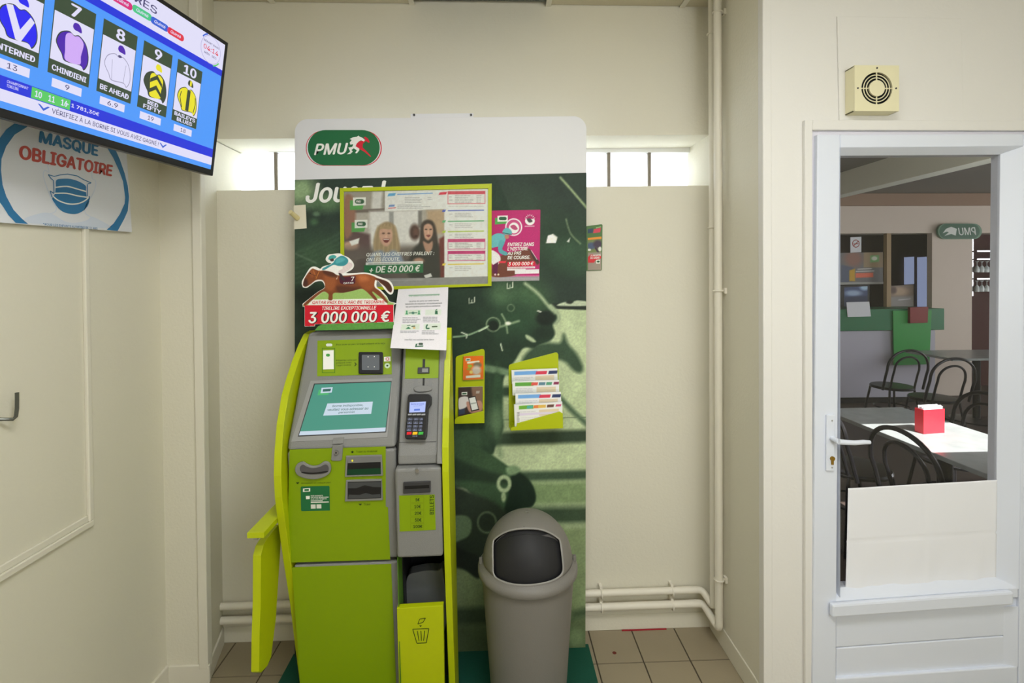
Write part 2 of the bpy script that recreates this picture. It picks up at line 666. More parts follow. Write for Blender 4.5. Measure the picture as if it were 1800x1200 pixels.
MB().box(-0.350, 0.241, 1.66, 2.24, ZC + 0.006, ZC + 0.019).build('diffuser', mat('grey_green_diffuser', (84, 92, 84), 0.4), cl)

# back wall with the strip opening for the glass blocks
oTL, oTR = BACK.at(388, 246), BACK.at(1250, 236)
oBL, oBR = BACK.at(388, 336), BACK.at(1250, 325.5)
oTL.x = oBL.x = XC1 - 0.01
oTR.x = oBR.x = XR + 0.004
def wedge(a, b, c, d):
    """front quad -> block through the wall"""
    lo = [Vector(p) for p in (a, b, c, d)]
    return lo, [p + Vector((0, 0.30, 0)) for p in lo]
wb = MB()
wb.hexa(*wedge((-1.6, YB, -0.1), (1.12, YB, -0.1), (1.12, YB, oBR.z), (-1.6, YB, oBL.z)))
wb.hexa(*wedge((-1.6, YB, oTL.z), (1.12, YB, oTR.z), (1.12, YB, 3.0), (-1.6, YB, 3.0)))
wb.hexa(*wedge((-1.6, YB, oBL.z), oBL, oTL, (-1.6, YB, oTL.z)))
wb.hexa(*wedge(oBR, (1.12, YB, oBR.z), (1.12, YB, oTR.z), oTR))
struct('wall_back', wb, cream, 'cream back wall of the alcove with a narrow window strip', 'wall')

# glass blocks
def block_mat():
    m = bpy.data.materials.new('frosted_glass_block')
    m.use_nodes = True
    nt = m.node_tree
    nt.nodes.clear()
    out = nt.nodes.new('ShaderNodeOutputMaterial')
    t = nt.nodes.new('ShaderNodeBsdfTranslucent')
    t.inputs[0].default_value = (0.93, 0.95, 0.97, 1)
    g = nt.nodes.new('ShaderNodeBsdfGlossy')
    g.inputs['Roughness'].default_value = 0.15
    mx = nt.nodes.new('ShaderNodeMixShader')
    mx.inputs[0].default_value = 0.06
    n = nt.nodes.new('ShaderNodeTexNoise')
    n.inputs['Scale'].default_value = 26
    b = nt.nodes.new('ShaderNodeBump')
    b.inputs['Strength'].default_value = 0.5
    nt.links.new(n.outputs['Fac'], b.inputs['Height'])
    nt.links.new(b.outputs['Normal'], g.inputs['Normal'])
    nt.links.new(t.outputs[0], mx.inputs[1])
    nt.links.new(g.outputs[0], mx.inputs[2])
    nt.links.new(mx.outputs[0], out.inputs[0])
    return m
gb = block_mat()
mortar = mat('grey_mortar', (120, 112, 100), 0.9)
w1 = thing('window_1', 'strip window of frosted glass blocks high in the back wall', 'window', (0, 2.5, oBL.z), kind='structure')
GBP = Plane((0, 2.49, 0), (0, -1, 0))
zt = GBP.at(1190, 268).z
x_end = GBP.at(1213, 300).x
pitch = (GBP.at(1213, 300) - GBP.at(1142, 300)).x
for k in range(11):
    x1 = x_end - k * pitch
    MB().box(x1 - pitch + 0.008, x1 - 0.008, 2.495, 2.57, zt - 0.205, zt - 0.004).build('glass_block', gb, w1, 0.006)
    MB().box(x1 - pitch - 0.007, x1 - pitch + 0.007, 2.49, 2.565, zt - 0.205, zt).build('mortar_joint', mortar, w1)
# masonry that carries the blocks, around them
sur = MB()
sur.box(-1.6, x_end - 11 * pitch - 0.008, 2.485, 2.58, zt - 0.25, zt + 0.2)
sur.box(x_end, 1.12, 2.485, 2.58, zt - 0.25, zt + 0.2)
sur.box(x_end - 11 * pitch - 0.01, x_end, 2.485, 2.58, zt, zt + 0.2)
sur.box(x_end - 11 * pitch - 0.01, x_end, 2.485, 2.58, zt - 0.25, zt - 0.206)
sur.build('reveal', mat('white_reveal', (226, 226, 226), 0.7), w1)

# left wall, column, right wall, wall with the door, walls behind the camera
struct('wall_left', MB().box(-1.6, XL, -3.0, 2.10, -0.1, 3.0), cream, 'cream side wall with a raised moulding and a mask notice', 'wall')
colm = MB().hexa([(-1.6, 2.04, -0.1), (XC0, 2.04, -0.1), (XC1, YB + 0.002, -0.1), (-1.6, YB + 0.002, -0.1)],
                 [(-1.6, 2.04, 3.0), (XC0, 2.04, 3.0), (XC1, YB + 0.002, 3.0), (-1.6, YB + 0.002, 3.0)])
struct('wall_column', colm, cream, 'cream column standing between the side wall and the alcove', 'wall')
struct('wall_right', MB().box(XR, 1.12, YD + 0.1502, 2.58, -0.1, 3.0).box(XR - 0.0015, XR - 0.0002, YD + 0.031, 2.262, -0.1, 3.0), cream, 'cream narrow return wall behind the vertical pipes', 'wall')
dl, dr = DOORP.at(1424, 600).x, DOORP.at(1424, 600).x + 0.86
dt = DOORP.at(1600, 231).z
wd = MB()
wd.box(XR, dl, YD, YD + 0.15, -0.1, 3.0)
wd.box(dl, dr, YD, YD + 0.15, dt, 3.0)
wd.box(dr, 2.22, YD, YD + 0.15, -0.1, 3.0)
wd.box(2.22, 5.6, YD, YD + 0.15, -0.1, 1.27)
wd.box(2.22, 5.6, YD, YD + 0.15, 2.04, 3.0)
wd.box(5.6, 9.2, YD, YD + 0.15, -0.1, 3.0)
struct('wall_door', wd, pale, 'pale cream wall around the glazed white door', 'wall')
struct('wall_side', MB().box(XE, XE + 0.14, -3.0, YD, -0.1, 3.0), cream, 'cream wall beside the hinge side of the door', 'wall')
struct('wall_front', MB().box(-1.6, XE + 0.14, -1.8, -1.6, -0.1, 3.0), cream, 'cream wall opposite the betting terminal', 'wall')

# trims
struct('trim_1', MB().box(XR - 0.004, XR + 0.030, YD - 0.006, YD + 0.03, 0, ZC), pale, 'rounded cream corner bead at the free edge of the door wall', 'trim', 0.004)
aw = 0.032
ax0 = DOORP.at(1410.5, 600).x
az1 = DOORP.at(1500, 213).z
ar = MB().box(ax0, dl, YD - 0.016, YD, 0, az1).box(dl, XE, YD - 0.016, YD, dt, az1)
struct('trim_2', ar, pale, 'flat cream architrave round the white door', 'trim', 0.003)
struct('trim_3', MB().box(XC0 - 0.030, XC0 + 0.006, 2.026, 2.06, 0.06, ZC), cream2, 'thin vertical cream strip down the column edge', 'trim', 0.003)
ct = MB().box(XL, XC0 - 0.031, 2.0, 2.04, ZC - 0.05, ZC)
struct('trim_4', ct, cream2, 'boxed cream casing at the top of the column', 'trim', 0.003)
# rectangular moulding on the left wall
zm = LEFTP.at(155, 915).z
ym = LEFTP.at(152, 700).y
mo = MB()
mo.box(XL, XL + 0.012, ym - 0.009, ym + 0.009, zm, 2.25)
mo.box(XL, XL + 0.012, -0.2, ym + 0.009, zm - 0.02, zm)
mo.box(XL, XL + 0.007, -0.2, ym - 0.009, zm, zm + 0.022)
struct('trim_5', mo, cream2, 'raised rectangular moulding on the side wall below the mask notice', 'trim', 0.003)
struct('baseboard_left', MB().box(XL, XL + 0.012, -2.8, 2.04, 0, 0.075), cream2, 'low cream skirting along the side wall', 'baseboard', 0.003)
bb = MB().box(XL + 0.012, XC0 + 0.01, 2.028, 2.04, 0, 0.075)
bb.hexa([(XC0 + 0.01, 2.028, 0), (XC1 + 0.012, YB - 0.012, 0), (XC1, YB - 0.012, 0), (XC0 - 0.002, 2.04, 0)],
        [(XC0 + 0.01, 2.028, 0.075), (XC1 + 0.012, YB - 0.012, 0.075), (XC1, YB - 0.012, 0.075), (XC0 - 0.002, 2.04, 0.075)])
struct('baseboard_column', bb, cream2, 'low cream skirting around the column foot', 'baseboard', 0.003)
struct('baseboard_back', MB().box(XC1, XR - 0.002, YB - 0.005, YB, 0, 0.072), cream, 'low cream skirting along the alcove back wall', 'baseboard', 0.003)
struct('baseboard_right', MB().box(XR - 0.009, XR - 0.002, YD + 0.031, YB - 0.006, 0, 0.09), cream, 'low cream skirting on the narrow return wall', 'baseboard', 0.003)

# bent pull handle at the very edge of the left wall panel
hp = thing('pull_handle', 'bent dark metal pull handle on the side wall panel', 'handle', LEFTP.at(4, 735))
pts = [LEFTP.at(10, 690) + Vector((0.03, 0, 0)), LEFTP.at(10, 718) + Vector((0.03, 0, 0)), LEFTP.at(8, 732) + Vector((0.03, 0, 0)), LEFTP.at(3, 737) + Vector((0.03, 0, 0)), LEFTP.at(-8, 737) + Vector((0.015, 0, 0)), LEFTP.at(-14, 735)]
MB().tube(pts, 0.0045, 8).build('bar', mat('dark_steel', (88, 90, 84), 0.35, metal=0.6), hp, smooth=True)
MB().box(XL, XL + 0.004, LEFTP.at(-26, 700).y, LEFTP.at(-10, 700).y, LEFTP.at(-10, 742).z, LEFTP.at(-10, 690).z).build('back_plate', steel, hp)

# heating pipes
def bend(pts, r=0.03, n=5):
    P_ = [Vector(p) for p in pts]
    out = [P_[0]]
    for i in range(1, len(P_) - 1):
        a, b, c = P_[i - 1], P_[i], P_[i + 1]
        d0, d1 = (a - b).normalized(), (c - b).normalized()
        p0, p1 = b + d0 * r, b + d1 * r
        for k in range(n + 1):
            t = k / n
            out.append(p0 * (1 - t) ** 2 + b * 2 * t * (1 - t) + p1 * t * t)
    out.append(P_[-1])
    return out
def clip_on(parent, c, axis, r):
    mb = MB()
    n = 16
    ring = []
    for k in range(n):
        a = 2 * math.pi * k / n
        if axis == 'x': ring.append((c[0], c[1] + (r + 0.002) * math.cos(a), c[2] + (r + 0.002) * math.sin(a)))
        else: ring.append((c[0] + (r + 0.002) * math.cos(a), c[1] + (r + 0.002) * math.sin(a), c[2]))
    mb.tube(ring, 0.0035, 6, closed=True)
    if axis == 'x':
        mb.box(c[0] - 0.006, c[0] + 0.006, c[1], YB, c[2] + r, c[2] + r + 0.012)
    else:
        mb.box(c[0] + r, XR, c[1] - 0.004, c[1] + 0.004, c[2] - 0.006, c[2] + 0.006)
        mb.box(XR - 0.012, XR, c[1] - 0.012, c[1] + 0.012, c[2] - 0.012, c[2] + 0.012)
    return mb.build('pipe_clip', pipe_m, parent, smooth=True)
pr = 0.0168
y1_ = YB - 0.036
Z1 = 1.63 - (1055 - 490) / F * y1_
Z2 = 1.63 - (1080 - 490) / F * y1_
h1 = thing('heating_pipe', 'cream heating pipe, upper along the back wall and rising nearest the corner', 'pipe', (0.4, y1_, Z1))
xa, xb = XR - 0.046, XR - 0.030
pth = bend([(XC1 + 0.01, y1_, Z1), (xa - 0.01, y1_, Z1 + 0.012), (xb, y1_ - 0.062, Z1 - 0.03), (xb, y1_ - 0.064, ZC)], 0.022)
MB().tube(pth, pr * 0.92, 12).build('pipe', pipe_m, h1, smooth=True)
h2 = thing('heating_pipe', 'cream heating pipe, lower along the back wall and rising in front of its twin', 'pipe', (0.4, y1_, Z2))
pth = bend([(XC1 + 0.01, y1_, Z2), (xa - 0.005, y1_, Z2 + 0.012), (xb - 0.004, y1_ - 0.125, Z2 - 0.02), (xb - 0.004, y1_ - 0.127, ZC)], 0.025)
MB().tube(pth, pr, 12).build('pipe', pipe_m, h2, smooth=True)
for px in (1057, 1182, 455):
    c = atY(px, 1060, y1_)
    clip_on(h1, (c.x, y1_, Z1 + 0.006 * (px > 1000)), 'x', pr)
    clip_on(h2, (c.x, y1_, Z2 + 0.006 * (px > 1000)), 'x', pr)
for py in (1018, 511, 22):
    c = atY(1272, py, y1_ - 0.127)
    clip_on(h2, (xb - 0.004, y1_ - 0.127, c.z), 'z', pr)
for py in (400, 60):
    c = atY(1260, py, y1_ - 0.064)
    clip_on(h1, (xb, y1_ - 0.064, c.z), 'z', pr)

a_, b_ = BACK.at(1092, 1112), BACK.at(1170, 1107)
tag(MB().box(a_.x, b_.x, YB - 0.013, YB - 0.009, 0.0, 0.005).build('red_tape', mat('faded_red', (150, 34, 44), 0.6)), 'thin red tape strip at the foot of the back wall', 'tape')

# plywood access panel and extractor fan above the door
ap = MB().prism(DOORP, [(1472, 28), (1690, 32), (1694, 213), (1476, 211)], 0.0, 0.006)
tag(ap.build('access_panel', pale, None, 0.002), 'square cream access panel painted into the wall above the door', 'panel')
cream_f = mat('ivory_plastic', (212, 206, 172), 0.4)
fp = DOORP.at(1541, 205)
fan = thing('extractor_fan', 'square ivory extractor fan with round grille above the door', 'fan', fp)
FANP = Plane((0, YD - 0.055, 0), (0, -1, 0))
fc = FANP.at(1541.5, 155)
hw = (FANP.at(1581, 155) - FANP.at(1503, 155)).x / 2
RG = hw * 0.70
def ring_plate(cx, cz, half, rad, y0, y1, n=48):
    """square plate with a round hole"""
    mb = MB()
    sq, ci = [], []
    for k in range(n):
        a = 2 * math.pi * k / n
        ca, sa = math.cos(a), math.sin(a)
        m_ = max(abs(ca), abs(sa))
        sq.append((cx + half * ca / m_, cz + half * sa / m_))
        ci.append((cx + rad * ca, cz + rad * sa))
    vs = [(x, y0, z) for x, z in sq] + [(x, y0, z) for x, z in ci] + [(x, y1, z) for x, z in sq] + [(x, y1, z) for x, z in ci]
    fs = []
    for k in range(n):
        j = (k + 1) % n
        fs += [(k, j, n + j, n + k), (2 * n + k, 3 * n + k, 3 * n + j, 2 * n + j), (k, 2 * n + k, 2 * n + j, j), (n + k, n + j, 3 * n + j, 3 * n + k)]
    return mb.add(vs, fs)
ring_plate(fc.x, fc.z, hw, RG, YD - 0.055, YD - 0.048).build('front_plate', cream_f, fan)
mb = MB()
for (x0, x1, z0, z1) in ((-hw, -hw + 0.005, -hw, hw), (hw - 0.005, hw, -hw, hw), (-hw, hw, -hw, -hw + 0.005), (-hw, hw, hw - 0.005, hw)):
    mb.box(fc.x + x0, fc.x + x1, YD - 0.048, YD - 0.006, fc.z + z0, fc.z + z1)
mb.build('housing', cream_f, fan, 0.001)
MB().box(fc.x - hw + 0.006, fc.x + hw - 0.006, YD - 0.03, YD - 0.026, fc.z - hw + 0.006, fc.z + hw - 0.006).build('dark_interior', mat('fan_black', (18, 24, 26), 0.6), fan)
def ring_xz(cx, cz, y, rad, rr, n=40):
    return MB().tube([(cx + rad * math.cos(2 * math.pi * k / n), y, cz + rad * math.sin(2 * math.pi * k / n)) for k in range(n)], rr, 6, closed=True)
for q in (0.66, 0.84):
    ring_xz(fc.x, fc.z, YD - 0.053, RG * q, 0.0020).build('grille_ring', cream_f, fan, smooth=True)
mb = MB()
n = 32
mb.add([(fc.x + RG * 0.5 * math.cos(2 * math.pi * k / n), YD - 0.056, fc.z + RG * 0.5 * math.sin(2 * math.pi * k / n)) for k in range(n)] +
       [(fc.x + RG * 0.5 * math.cos(2 * math.pi * k / n), YD - 0.050, fc.z + RG * 0.5 * math.sin(2 * math.pi * k / n)) for k in range(n)],
       [tuple(range(n))[::-1], tuple(range(n, 2 * n))] + [(k, (k + 1) % n, n + (k + 1) % n, n + k) for k in range(n)])
mb.build('grille_centre', cream_f, fan)
for dx, dz in ((1, 0), (-1, 0), (0, 1), (0, -1)):
    p0 = (fc.x + dx * RG * 0.49, YD - 0.053, fc.z + dz * RG * 0.49)
    p1 = (fc.x + dx * RG, YD - 0.053, fc.z + dz * RG)
    MB().tube([p0, p1], 0.0022, 6).build('grille_spoke', cream_f, fan)
for dx, dz in ((-0.86, 0), (0.86, 0), (0, 0.88)):
    MB().tube([(fc.x + dx * hw, YD - 0.0562, fc.z + dz * hw), (fc.x + dx * hw, YD - 0.054, fc.z + dz * hw)], 0.0032, 8).build('screw', dark_k, fan)

# glazed door
door = thing('door_1', 'white door with a large glass pane and a lever handle', 'door', (dl + 0.4, YD, 0), kind='structure')
mb = MB().box(dl, dl + 0.028, YD - 0.004, YD + 0.07, 0, dt).box(dr - 0.028, dr, YD - 0.004, YD + 0.07, 0, dt).box(dl + 0.028, dr - 0.028, YD - 0.004, YD + 0.07, dt - 0.016, dt)
mb.build('door_frame', mat('shaded_plastic', (200, 198, 206), 0.4), door, 0.002)
LEAF = Plane((0, YD - 0.024, 0), (0, -1, 0))
T_ = -0.06
gq = [(1477, 272), (1774, 270), (1763, 1026), (1469, 1046)]
rxe = 1846
P(LEAF, 'stile', [(1437, 236), (1477, 236), (1469, 1270), (1428, 1270)], T_, 0, white_pvc, door, 0.004)
P(LEAF, 'stile', [(1799, 236), (rxe, 236), (rxe - 8, 1270), (1790, 1270)], T_, 0, white_pvc, door, 0.004)
P(LEAF, 'top_rail', [(1477.2, 236), (1798.8, 235), (1798.8, 257), (1477.2, 260)], T_, 0, white_pvc, door, 0.004)
# sloping glazing beads
def bead(name, o4, i4):
    lo = [LEAF.at(*p) for p in o4]
    hi = [LEAF.at(*p) - LEAF.N * 0.03 for p in i4]
    a, b = lo
    c, d = hi[1], hi[0]
    back = [p + Vector((0, 0.035, 0)) for p in (a, b, c, d)]
    MB().hexa([a, b, c, d], back).build(name, white_pvc, door)
bead('glazing_bead', [(1477, 259), (1799, 257)], [(1478, 270), (1771, 268)])
bead('glazing_bead', [(1477, 1050), (1477, 259)], [(1481, 1040), (1481, 268)])
bead('glazing_bead', [(1800, 256), (1791, 1036)], [(1773, 267), (1764, 1028)])
bead('glazing_bead', [(1792, 1033), (1469, 1056)], [(1762, 1022), (1471, 1042)])
P(LEAF, 'mid_rail', [(1469, 1056), (1790, 1033), (1790, 1050), (1469, 1075)], T_, 0, white_pvc, door, 0.003)
P(LEAF, 'weather_bar', [(1463, 1063), (1783, 1040), (1783, 1064), (1463, 1087)], 0.001, 0.022, white_pvc, door, 0.008)
P(LEAF, 'panel_board', [(1469.5, 1076), (1789, 1051), (1789, 1115), (1469.5, 1138)], T_, -0.012, white_pvc, door, 0.004)
P(LEAF, 'panel_board', [(1469.5, 1139), (1789, 1116), (1789, 1172), (1469.5, 1192)], T_, -0.012, white_pvc, door, 0.004)
o4 = [LEAF.at(1790, 1066), LEAF.at(1789, 1172), LEAF.at(1763, 1174, -0.012), LEAF.at(1764, 1066, -0.012)]
MB().hexa(o4, [p + Vector((0, 0.03, 0)) for p in o4]).build('panel_bead', white_pvc, door)
P(LEAF, 'bottom_rail', [(1469, 1193), (1789, 1171), (1789, 1270), (1469, 1270)], T_, 0, white_pvc, door, 0.004)
gm = glass_mat('door_glass')
P(LEAF, 'glass_pane', [(1474, 262), (1790, 260), (1780, 1034), (1468, 1052)], -0.040, -0.034, gm, door)
pl_ = [(1453.5, 729), (1468, 729), (1467, 828), (1452.5, 828)]
hpl = P(LEAF, 'handle_plate', pl_, 0.0005, 0.008, white_pvc, door, 0.003)
lc = LEAF.at(1460, 769)
le = LEAF.at(1528, 776, 0.0) 
MB().tube([lc + Vector((0, -0.006, 0)), lc + Vector((0, -0.045, 0))], 0.009, 12).build('spindle', white_pvc, hpl, smooth=True)
le2 = LEAF.at(1529, 777, 0.05)
l0 = lc + Vector((-0.004, -0.048, 0.001))
MB().tube([l0, l0.lerp(le2, 0.2) + Vector((0, 0, -0.002)), l0.lerp(le2, 0.5) + Vector((0, 0, -0.003)), l0.lerp(le2, 0.8), le2], [0.010, 0.0095, 0.009, 0.0085, 0.007], 10).build('lever', white_pvc, hpl, smooth=True)
kc = LEAF.at(1460, 806)
MB().tube([kc + Vector((0, -0.008, 0.004)), kc + Vector((0, -0.013, 0.004))], 0.0085, 14).box(kc.x - 0.004, kc.x + 0.004, kc.y - 0.012, kc.y - 0.008, kc.z - 0.018, kc.z).build('lock_cylinder', brass, hpl)
for py in (738, 820):
    s_ = LEAF.at(1460, py)
    MB().tube([s_ + Vector((0, -0.008, 0)), s_ + Vector((0, -0.0095, 0))], 0.0028, 8).build('screw', steel, hpl)

# blank paper taped to the pane
SH = Plane((0, YD - 0.024 + 0.033, 0), (0, -1, 0))
def sheet(pl, quad, nx, ny, fn):
    TL, TR, BR, BL = [np.array(q, float) for q in quad]
    vs, fs = [], []
    for j in range(ny + 1):
        for i in range(nx + 1):
            u, v = i / nx, j / ny
            p = (TL * (1 - u) + TR * u) * (1 - v) + (BL * (1 - u) + BR * u) * v
            vs.append(pl.at(p[0], p[1]) + pl.N * fn(u, v))
    for j in range(ny):
        for i in range(nx):
            a = j * (nx + 1) + i
            fs.append((a, a + nx + 1, a + nx + 2, a + 1))
    return MB().add(vs, fs)
def crease(u, v):
    d = 0.0045
    d -= 0.0014 * math.exp(-((u - 0.52) / 0.008) ** 2)
    d -= 0.0018 * math.exp(-((v - 0.5) / 0.010) ** 2)
    if v > 0.5:
        d += 0.0022 * math.sin(u * 17) * (v - 0.5) * 2 + 0.0014 * math.sin(u * 41 + v * 5) * (v - 0.5) * 2
    else:
        d += 0.0008 * math.sin(u * 9 + 1)
    return d
shm = mat('crumpled_white_paper', (230, 231, 237), 0.75, g=0.90)
ps = sheet(SH, [(1489, 857), (1752, 842), (1750, 1027), (1485, 1044)], 70, 50, crease)
o = tag(ps.build('paper_sheet', shm, None, smooth=True), 'large blank white paper sheet taped to the lower door glass', 'paper')
md = o.modifiers.new('thickness', 'SOLIDIFY'); md.thickness = 0.0004

def warp(r, quad):
    TL, TR, BR, BL = [np.array(q, float) for q in quad]
    u = np.linspace(0, 1, r.nx)[None, :, None]
    v = np.linspace(0, 1, r.ny)[:, None, None]
    Q = (TL * (1 - u) + TR * u) * (1 - v) + (BL * (1 - u) + BR * u) * v
    r.X, r.Y = Q[..., 0], Q[..., 1]
    return r
def qraster(pl, quad, step, c, base):
    xs = [q[0] for q in quad]; ys = [q[1] for q in quad]
    r = Raster(pl, min(xs), min(ys), max(xs), max(ys), step, c, base)
    return warp(r, quad)

# ================================================================ DISPLAY BOARD WITH THE HORSE PICTURE
YP = 2.13
PAN = Plane((0, YP, 0), (0, -1, 0))
board = thing('display_board', 'tall display board with white header, oval logo and green racehorse picture', 'display board', (-0.23, YP, 0.02))
arc = lambda cx, cy, r, a0, a1, n=8: [(cx + r * math.cos(math.radians(a0 + (a1 - a0) * k / n)), cy + r * math.sin(math.radians(a0 + (a1 - a0) * k / n))) for k in range(n + 1)]
out = arc(541, 232, 23, 180, 270) + arc(1008, 227, 23, 270, 360) + [(1029, 1150), (518, 1164)]
MB().prism(PAN, out, -0.02, 0).build('board', panel_white, board, 0.001)
gq = [(518, 316), (1031, 303.5), (1029, 1150), (518, 1164)]
R = qraster(PAN, gq, 1.6, 0.0008, (44, 62, 50))
DK, MD, LT, LL = (36, 60, 42), (74, 108, 74), (176, 192, 146), (182, 198, 158)
# ---- background of the picture, upper part
R.blob(905, 410, 70, 60, (52, 76, 54), 1.2)
R.blob(990, 430, 60, 50, (40, 66, 44), 1.2)
R.poly(smooth([(960, 430), (1031, 425), (1031, 480), (990, 470)]), (50, 82, 56), 30)
R.line(smooth([(985, 312), (1003, 332), (1032, 366)], 6, False), 3.5, (150, 172, 120), 3)
R.line(smooth([(995, 385), (1003, 410), (1020, 428)], 6, False), 2, (120, 140, 100), 3)
R.poly([(963, 414), (972, 411), (980, 417), (977, 427), (960, 427)], (226, 224, 212), 1.5)
R.poly([(997, 424), (1002, 418), (1000, 426)], (226, 224, 212), 2)
# left strip
R.blob(530, 335, 26, 26, (132, 160, 112), 1.2)
R.blob(575, 355, 30, 16, (86, 120, 78), 1.2)
R.blob(560, 455, 60, 40, (56, 86, 58), 1.4)
for k in range(7):
    y = 430 + k * 9
    R.line(smooth([(520, y + 14), (548, y + 4), (575, y - 8 - k), (600, y - 22)], 6, False), 3, (84, 114, 82), 6, 0.35)
R.line(smooth([(520, 446), (540, 455), (556, 462)], 6, False), 2, (130, 150, 122), 3, 0.5)
R.blob(556, 376, 6, 4, (90, 120, 88), 1)
R.blob(552, 390, 7, 6, (66, 100, 66), 1)
R.blob(540, 520, 30, 16, (30, 44, 34), 1.2)
# ---- pale background behind the muzzle
R.poly([(955, 536), (1035, 536), (1035, 1170), (800, 1170), (800, 760), (870, 700), (905, 600)], LT, 6)
R.poly([(955, 531), (1035, 537), (1035, 545), (955, 542)], (38, 48, 40), 2)
R.poly(smooth([(980, 537), (996, 530), (1003, 533), (1014, 528), (1035, 531), (1035, 537)]), (178, 190, 158), 2)
R.blob(1001, 531, 6, 3, (40, 50, 42), 0.6)
# blurred dark second horse
R.poly(smooth([(918, 632), (940, 608), (962, 602), (984, 602), (991, 586), (999, 604), (1014, 622), (1025, 645), (1020, 655), (1008, 651), (994, 637), (978, 632), (958, 640), (936, 646)]), (56, 82, 58), 8)
R.line([(985, 700), (1010, 726), (1035, 748)], 9, (78, 104, 76), 7)
R.line([(870, 738), (1035, 733)], 1.3, (90, 112, 84), 1.5)
R.line([(880, 652), (910, 652)], 12, (112, 138, 104), 8)
R.blob(890, 688, 12, 9, (52, 76, 52), 0.8)
R.poly([(860, 760), (1035, 755), (1035, 777), (860, 783)], (50, 70, 50), 8)
R.poly([(860, 830), (1035, 826), (1035, 843), (860, 848)], (60, 84, 60), 8)
R.poly([(860, 849), (1035, 845), (1035, 885), (860, 890)], (122, 148, 96), 14)
R.poly([(860, 893), (1035, 890), (1035, 918), (860, 926)], (58, 80, 54), 12)
R.poly([(780, 930), (1035, 924), (1035, 1170), (780, 1170)], (124, 144, 96), 18)
R.poly([(780, 1090), (1035, 1085), (1035, 1170), (780, 1170)], (86, 104, 66), 40)
R.poly([(780, 1070), (860, 1066), (860, 1095), (780, 1100)], (66, 84, 56), 12)
R.blob(1012, 1120, 14, 18, (116, 138, 92), 0.8)
R.poly([(1005, 1075), (1035, 1066), (1035, 1080), (1005, 1090)], (76, 98, 64), 10)
# ---- the horse: head, neck and chest
head = smooth([(780, 300), (864, 300), (930, 470), (940, 497), (957, 516), (971, 538), (983, 556), (980, 566), (972, 570), (975, 586), (968, 598), (948, 606), (938, 612), (920, 612), (905, 634), (893, 650), (884, 672), (882, 720), (885, 752), (872, 782), (862, 800), (820, 800), (780, 800)], 6)
R.poly(head, DK, 4)
R.blob(930, 525, 34, 32, (64, 98, 62), 1.1)
R.blob(905, 560, 40, 30, (44, 78, 50), 1.2)
R.blob(880, 515, 22, 20, (70, 104, 68), 1.2)
R.line(smooth([(923, 498), (945, 515), (962, 535), (975, 550)], 6, False), 5, (160, 178, 138), 5)
R.line(smooth([(968, 538), (980, 550), (982, 560), (976, 568)], 6, False), 7, (150, 168, 130), 4)
R.blob(959, 559, 17, 13, (26, 40, 30), 0.5)
R.blob(956, 585, 16, 10, (34, 54, 38), 0.8)
R.poly(smooth([(924, 588), (934, 592), (942, 600), (936, 601), (926, 595)]), (166, 184, 142), 3)
R.ring(867, 570, 12, 12, 2.2, (140, 160, 122), 2, 0.8)
R.poly(ell(867, 572, 9, 9), (26, 40, 30), 3)
R.ring(898, 541, 6, 6, 1.6, (120, 142, 106), 2, 0.8)
R.line(smooth([(882, 552), (889, 566), (892, 585)], 6, False), 3.0, (120, 146, 108), 2)
R.line([(880, 574), (912, 564)], 4, (140, 164, 124), 3, 0.8)
R.blob(893, 568, 5, 3, (220, 226, 200), 0.8)
R.line(smooth([(797, 592), (825, 588), (858, 573)], 6, False), 3.0, (128, 160, 122), 1.5)
R.line([(842, 582), (856, 575)], 2.5, (186, 206, 170), 1.5)
R.line([(811, 584), (821, 588), (820, 594)], 2, (196, 208, 180), 1.3)
for (x, y) in ((829, 527), (896, 501)):
    R.line([(x - 4, y - 3), (x - 4, y + 6), (x + 5, y + 4), (x + 5, y - 5)], 1.4, (190, 200, 176), 1)
    R.line([(x, y), (x, y + 4)], 1.2, (190, 200, 176), 1)
R.line([(880, 604), (883, 616)], 2, (190, 204, 176), 1.3)
R.line([(945, 546), (951, 548)], 2, (210, 214, 196), 1.2)
R.poly(smooth([(840, 640), (872, 644), (900, 652), (900, 660), (870, 656), (845, 650)]), (112, 142, 106), 5)
for k in range(5):
    x = 806 + k * 17
    R.line(smooth([(x, 640), (x + 5, 700), (x - 2, 760), (x + 6, 800)], 6, False), 7, (64, 96, 62), 12, 0.5)
R.poly(smooth([(868, 660), (882, 668), (882, 740), (874, 770), (866, 730)]), (50, 82, 54), 6)
R.blob(872, 740, 14, 26, (104, 134, 94), 1.2, 0.7)
R.blob(820, 770, 30, 22, (58, 88, 58), 1.2)
# ---- foreleg, knee and hoof in front
R.poly(smooth([(780, 775), (835, 785), (866, 800), (895, 820), (918, 832), (934, 850), (941, 872), (936, 888), (918, 894), (905, 905), (880, 912), (855, 905), (820, 860), (780, 850)]), (58, 88, 56), 4)
R.poly(smooth([(780, 800), (840, 822), (890, 838), (890, 850), (840, 846), (780, 838)]), (40, 62, 42), 8)
R.poly(smooth([(900, 832), (920, 834), (936, 852), (942, 874), (934, 890), (915, 893), (900, 902), (886, 900), (893, 870)]), (24, 46, 30), 4)
R.poly(smooth([(890, 822), (905, 818), (915, 826), (905, 834), (893, 834)]), (120, 150, 106), 5)
R.ring(886, 850, 10, 12, 6, (160, 180, 134), 3)
R.blob(885, 873, 4, 9, (150, 172, 124), 0.6)
R.poly(smooth([(780, 860), (840, 870), (880, 890), (900, 920), (890, 960), (850, 1010), (820, 1000), (780, 980)]), (44, 58, 42), 8)
R.poly(smooth([(780, 915), (812, 905), (828, 915), (826, 938), (808, 950), (780, 955)]), (96, 122, 84), 4)
R.ring(856, 918, 16, 18, 3, (92, 112, 80), 3)
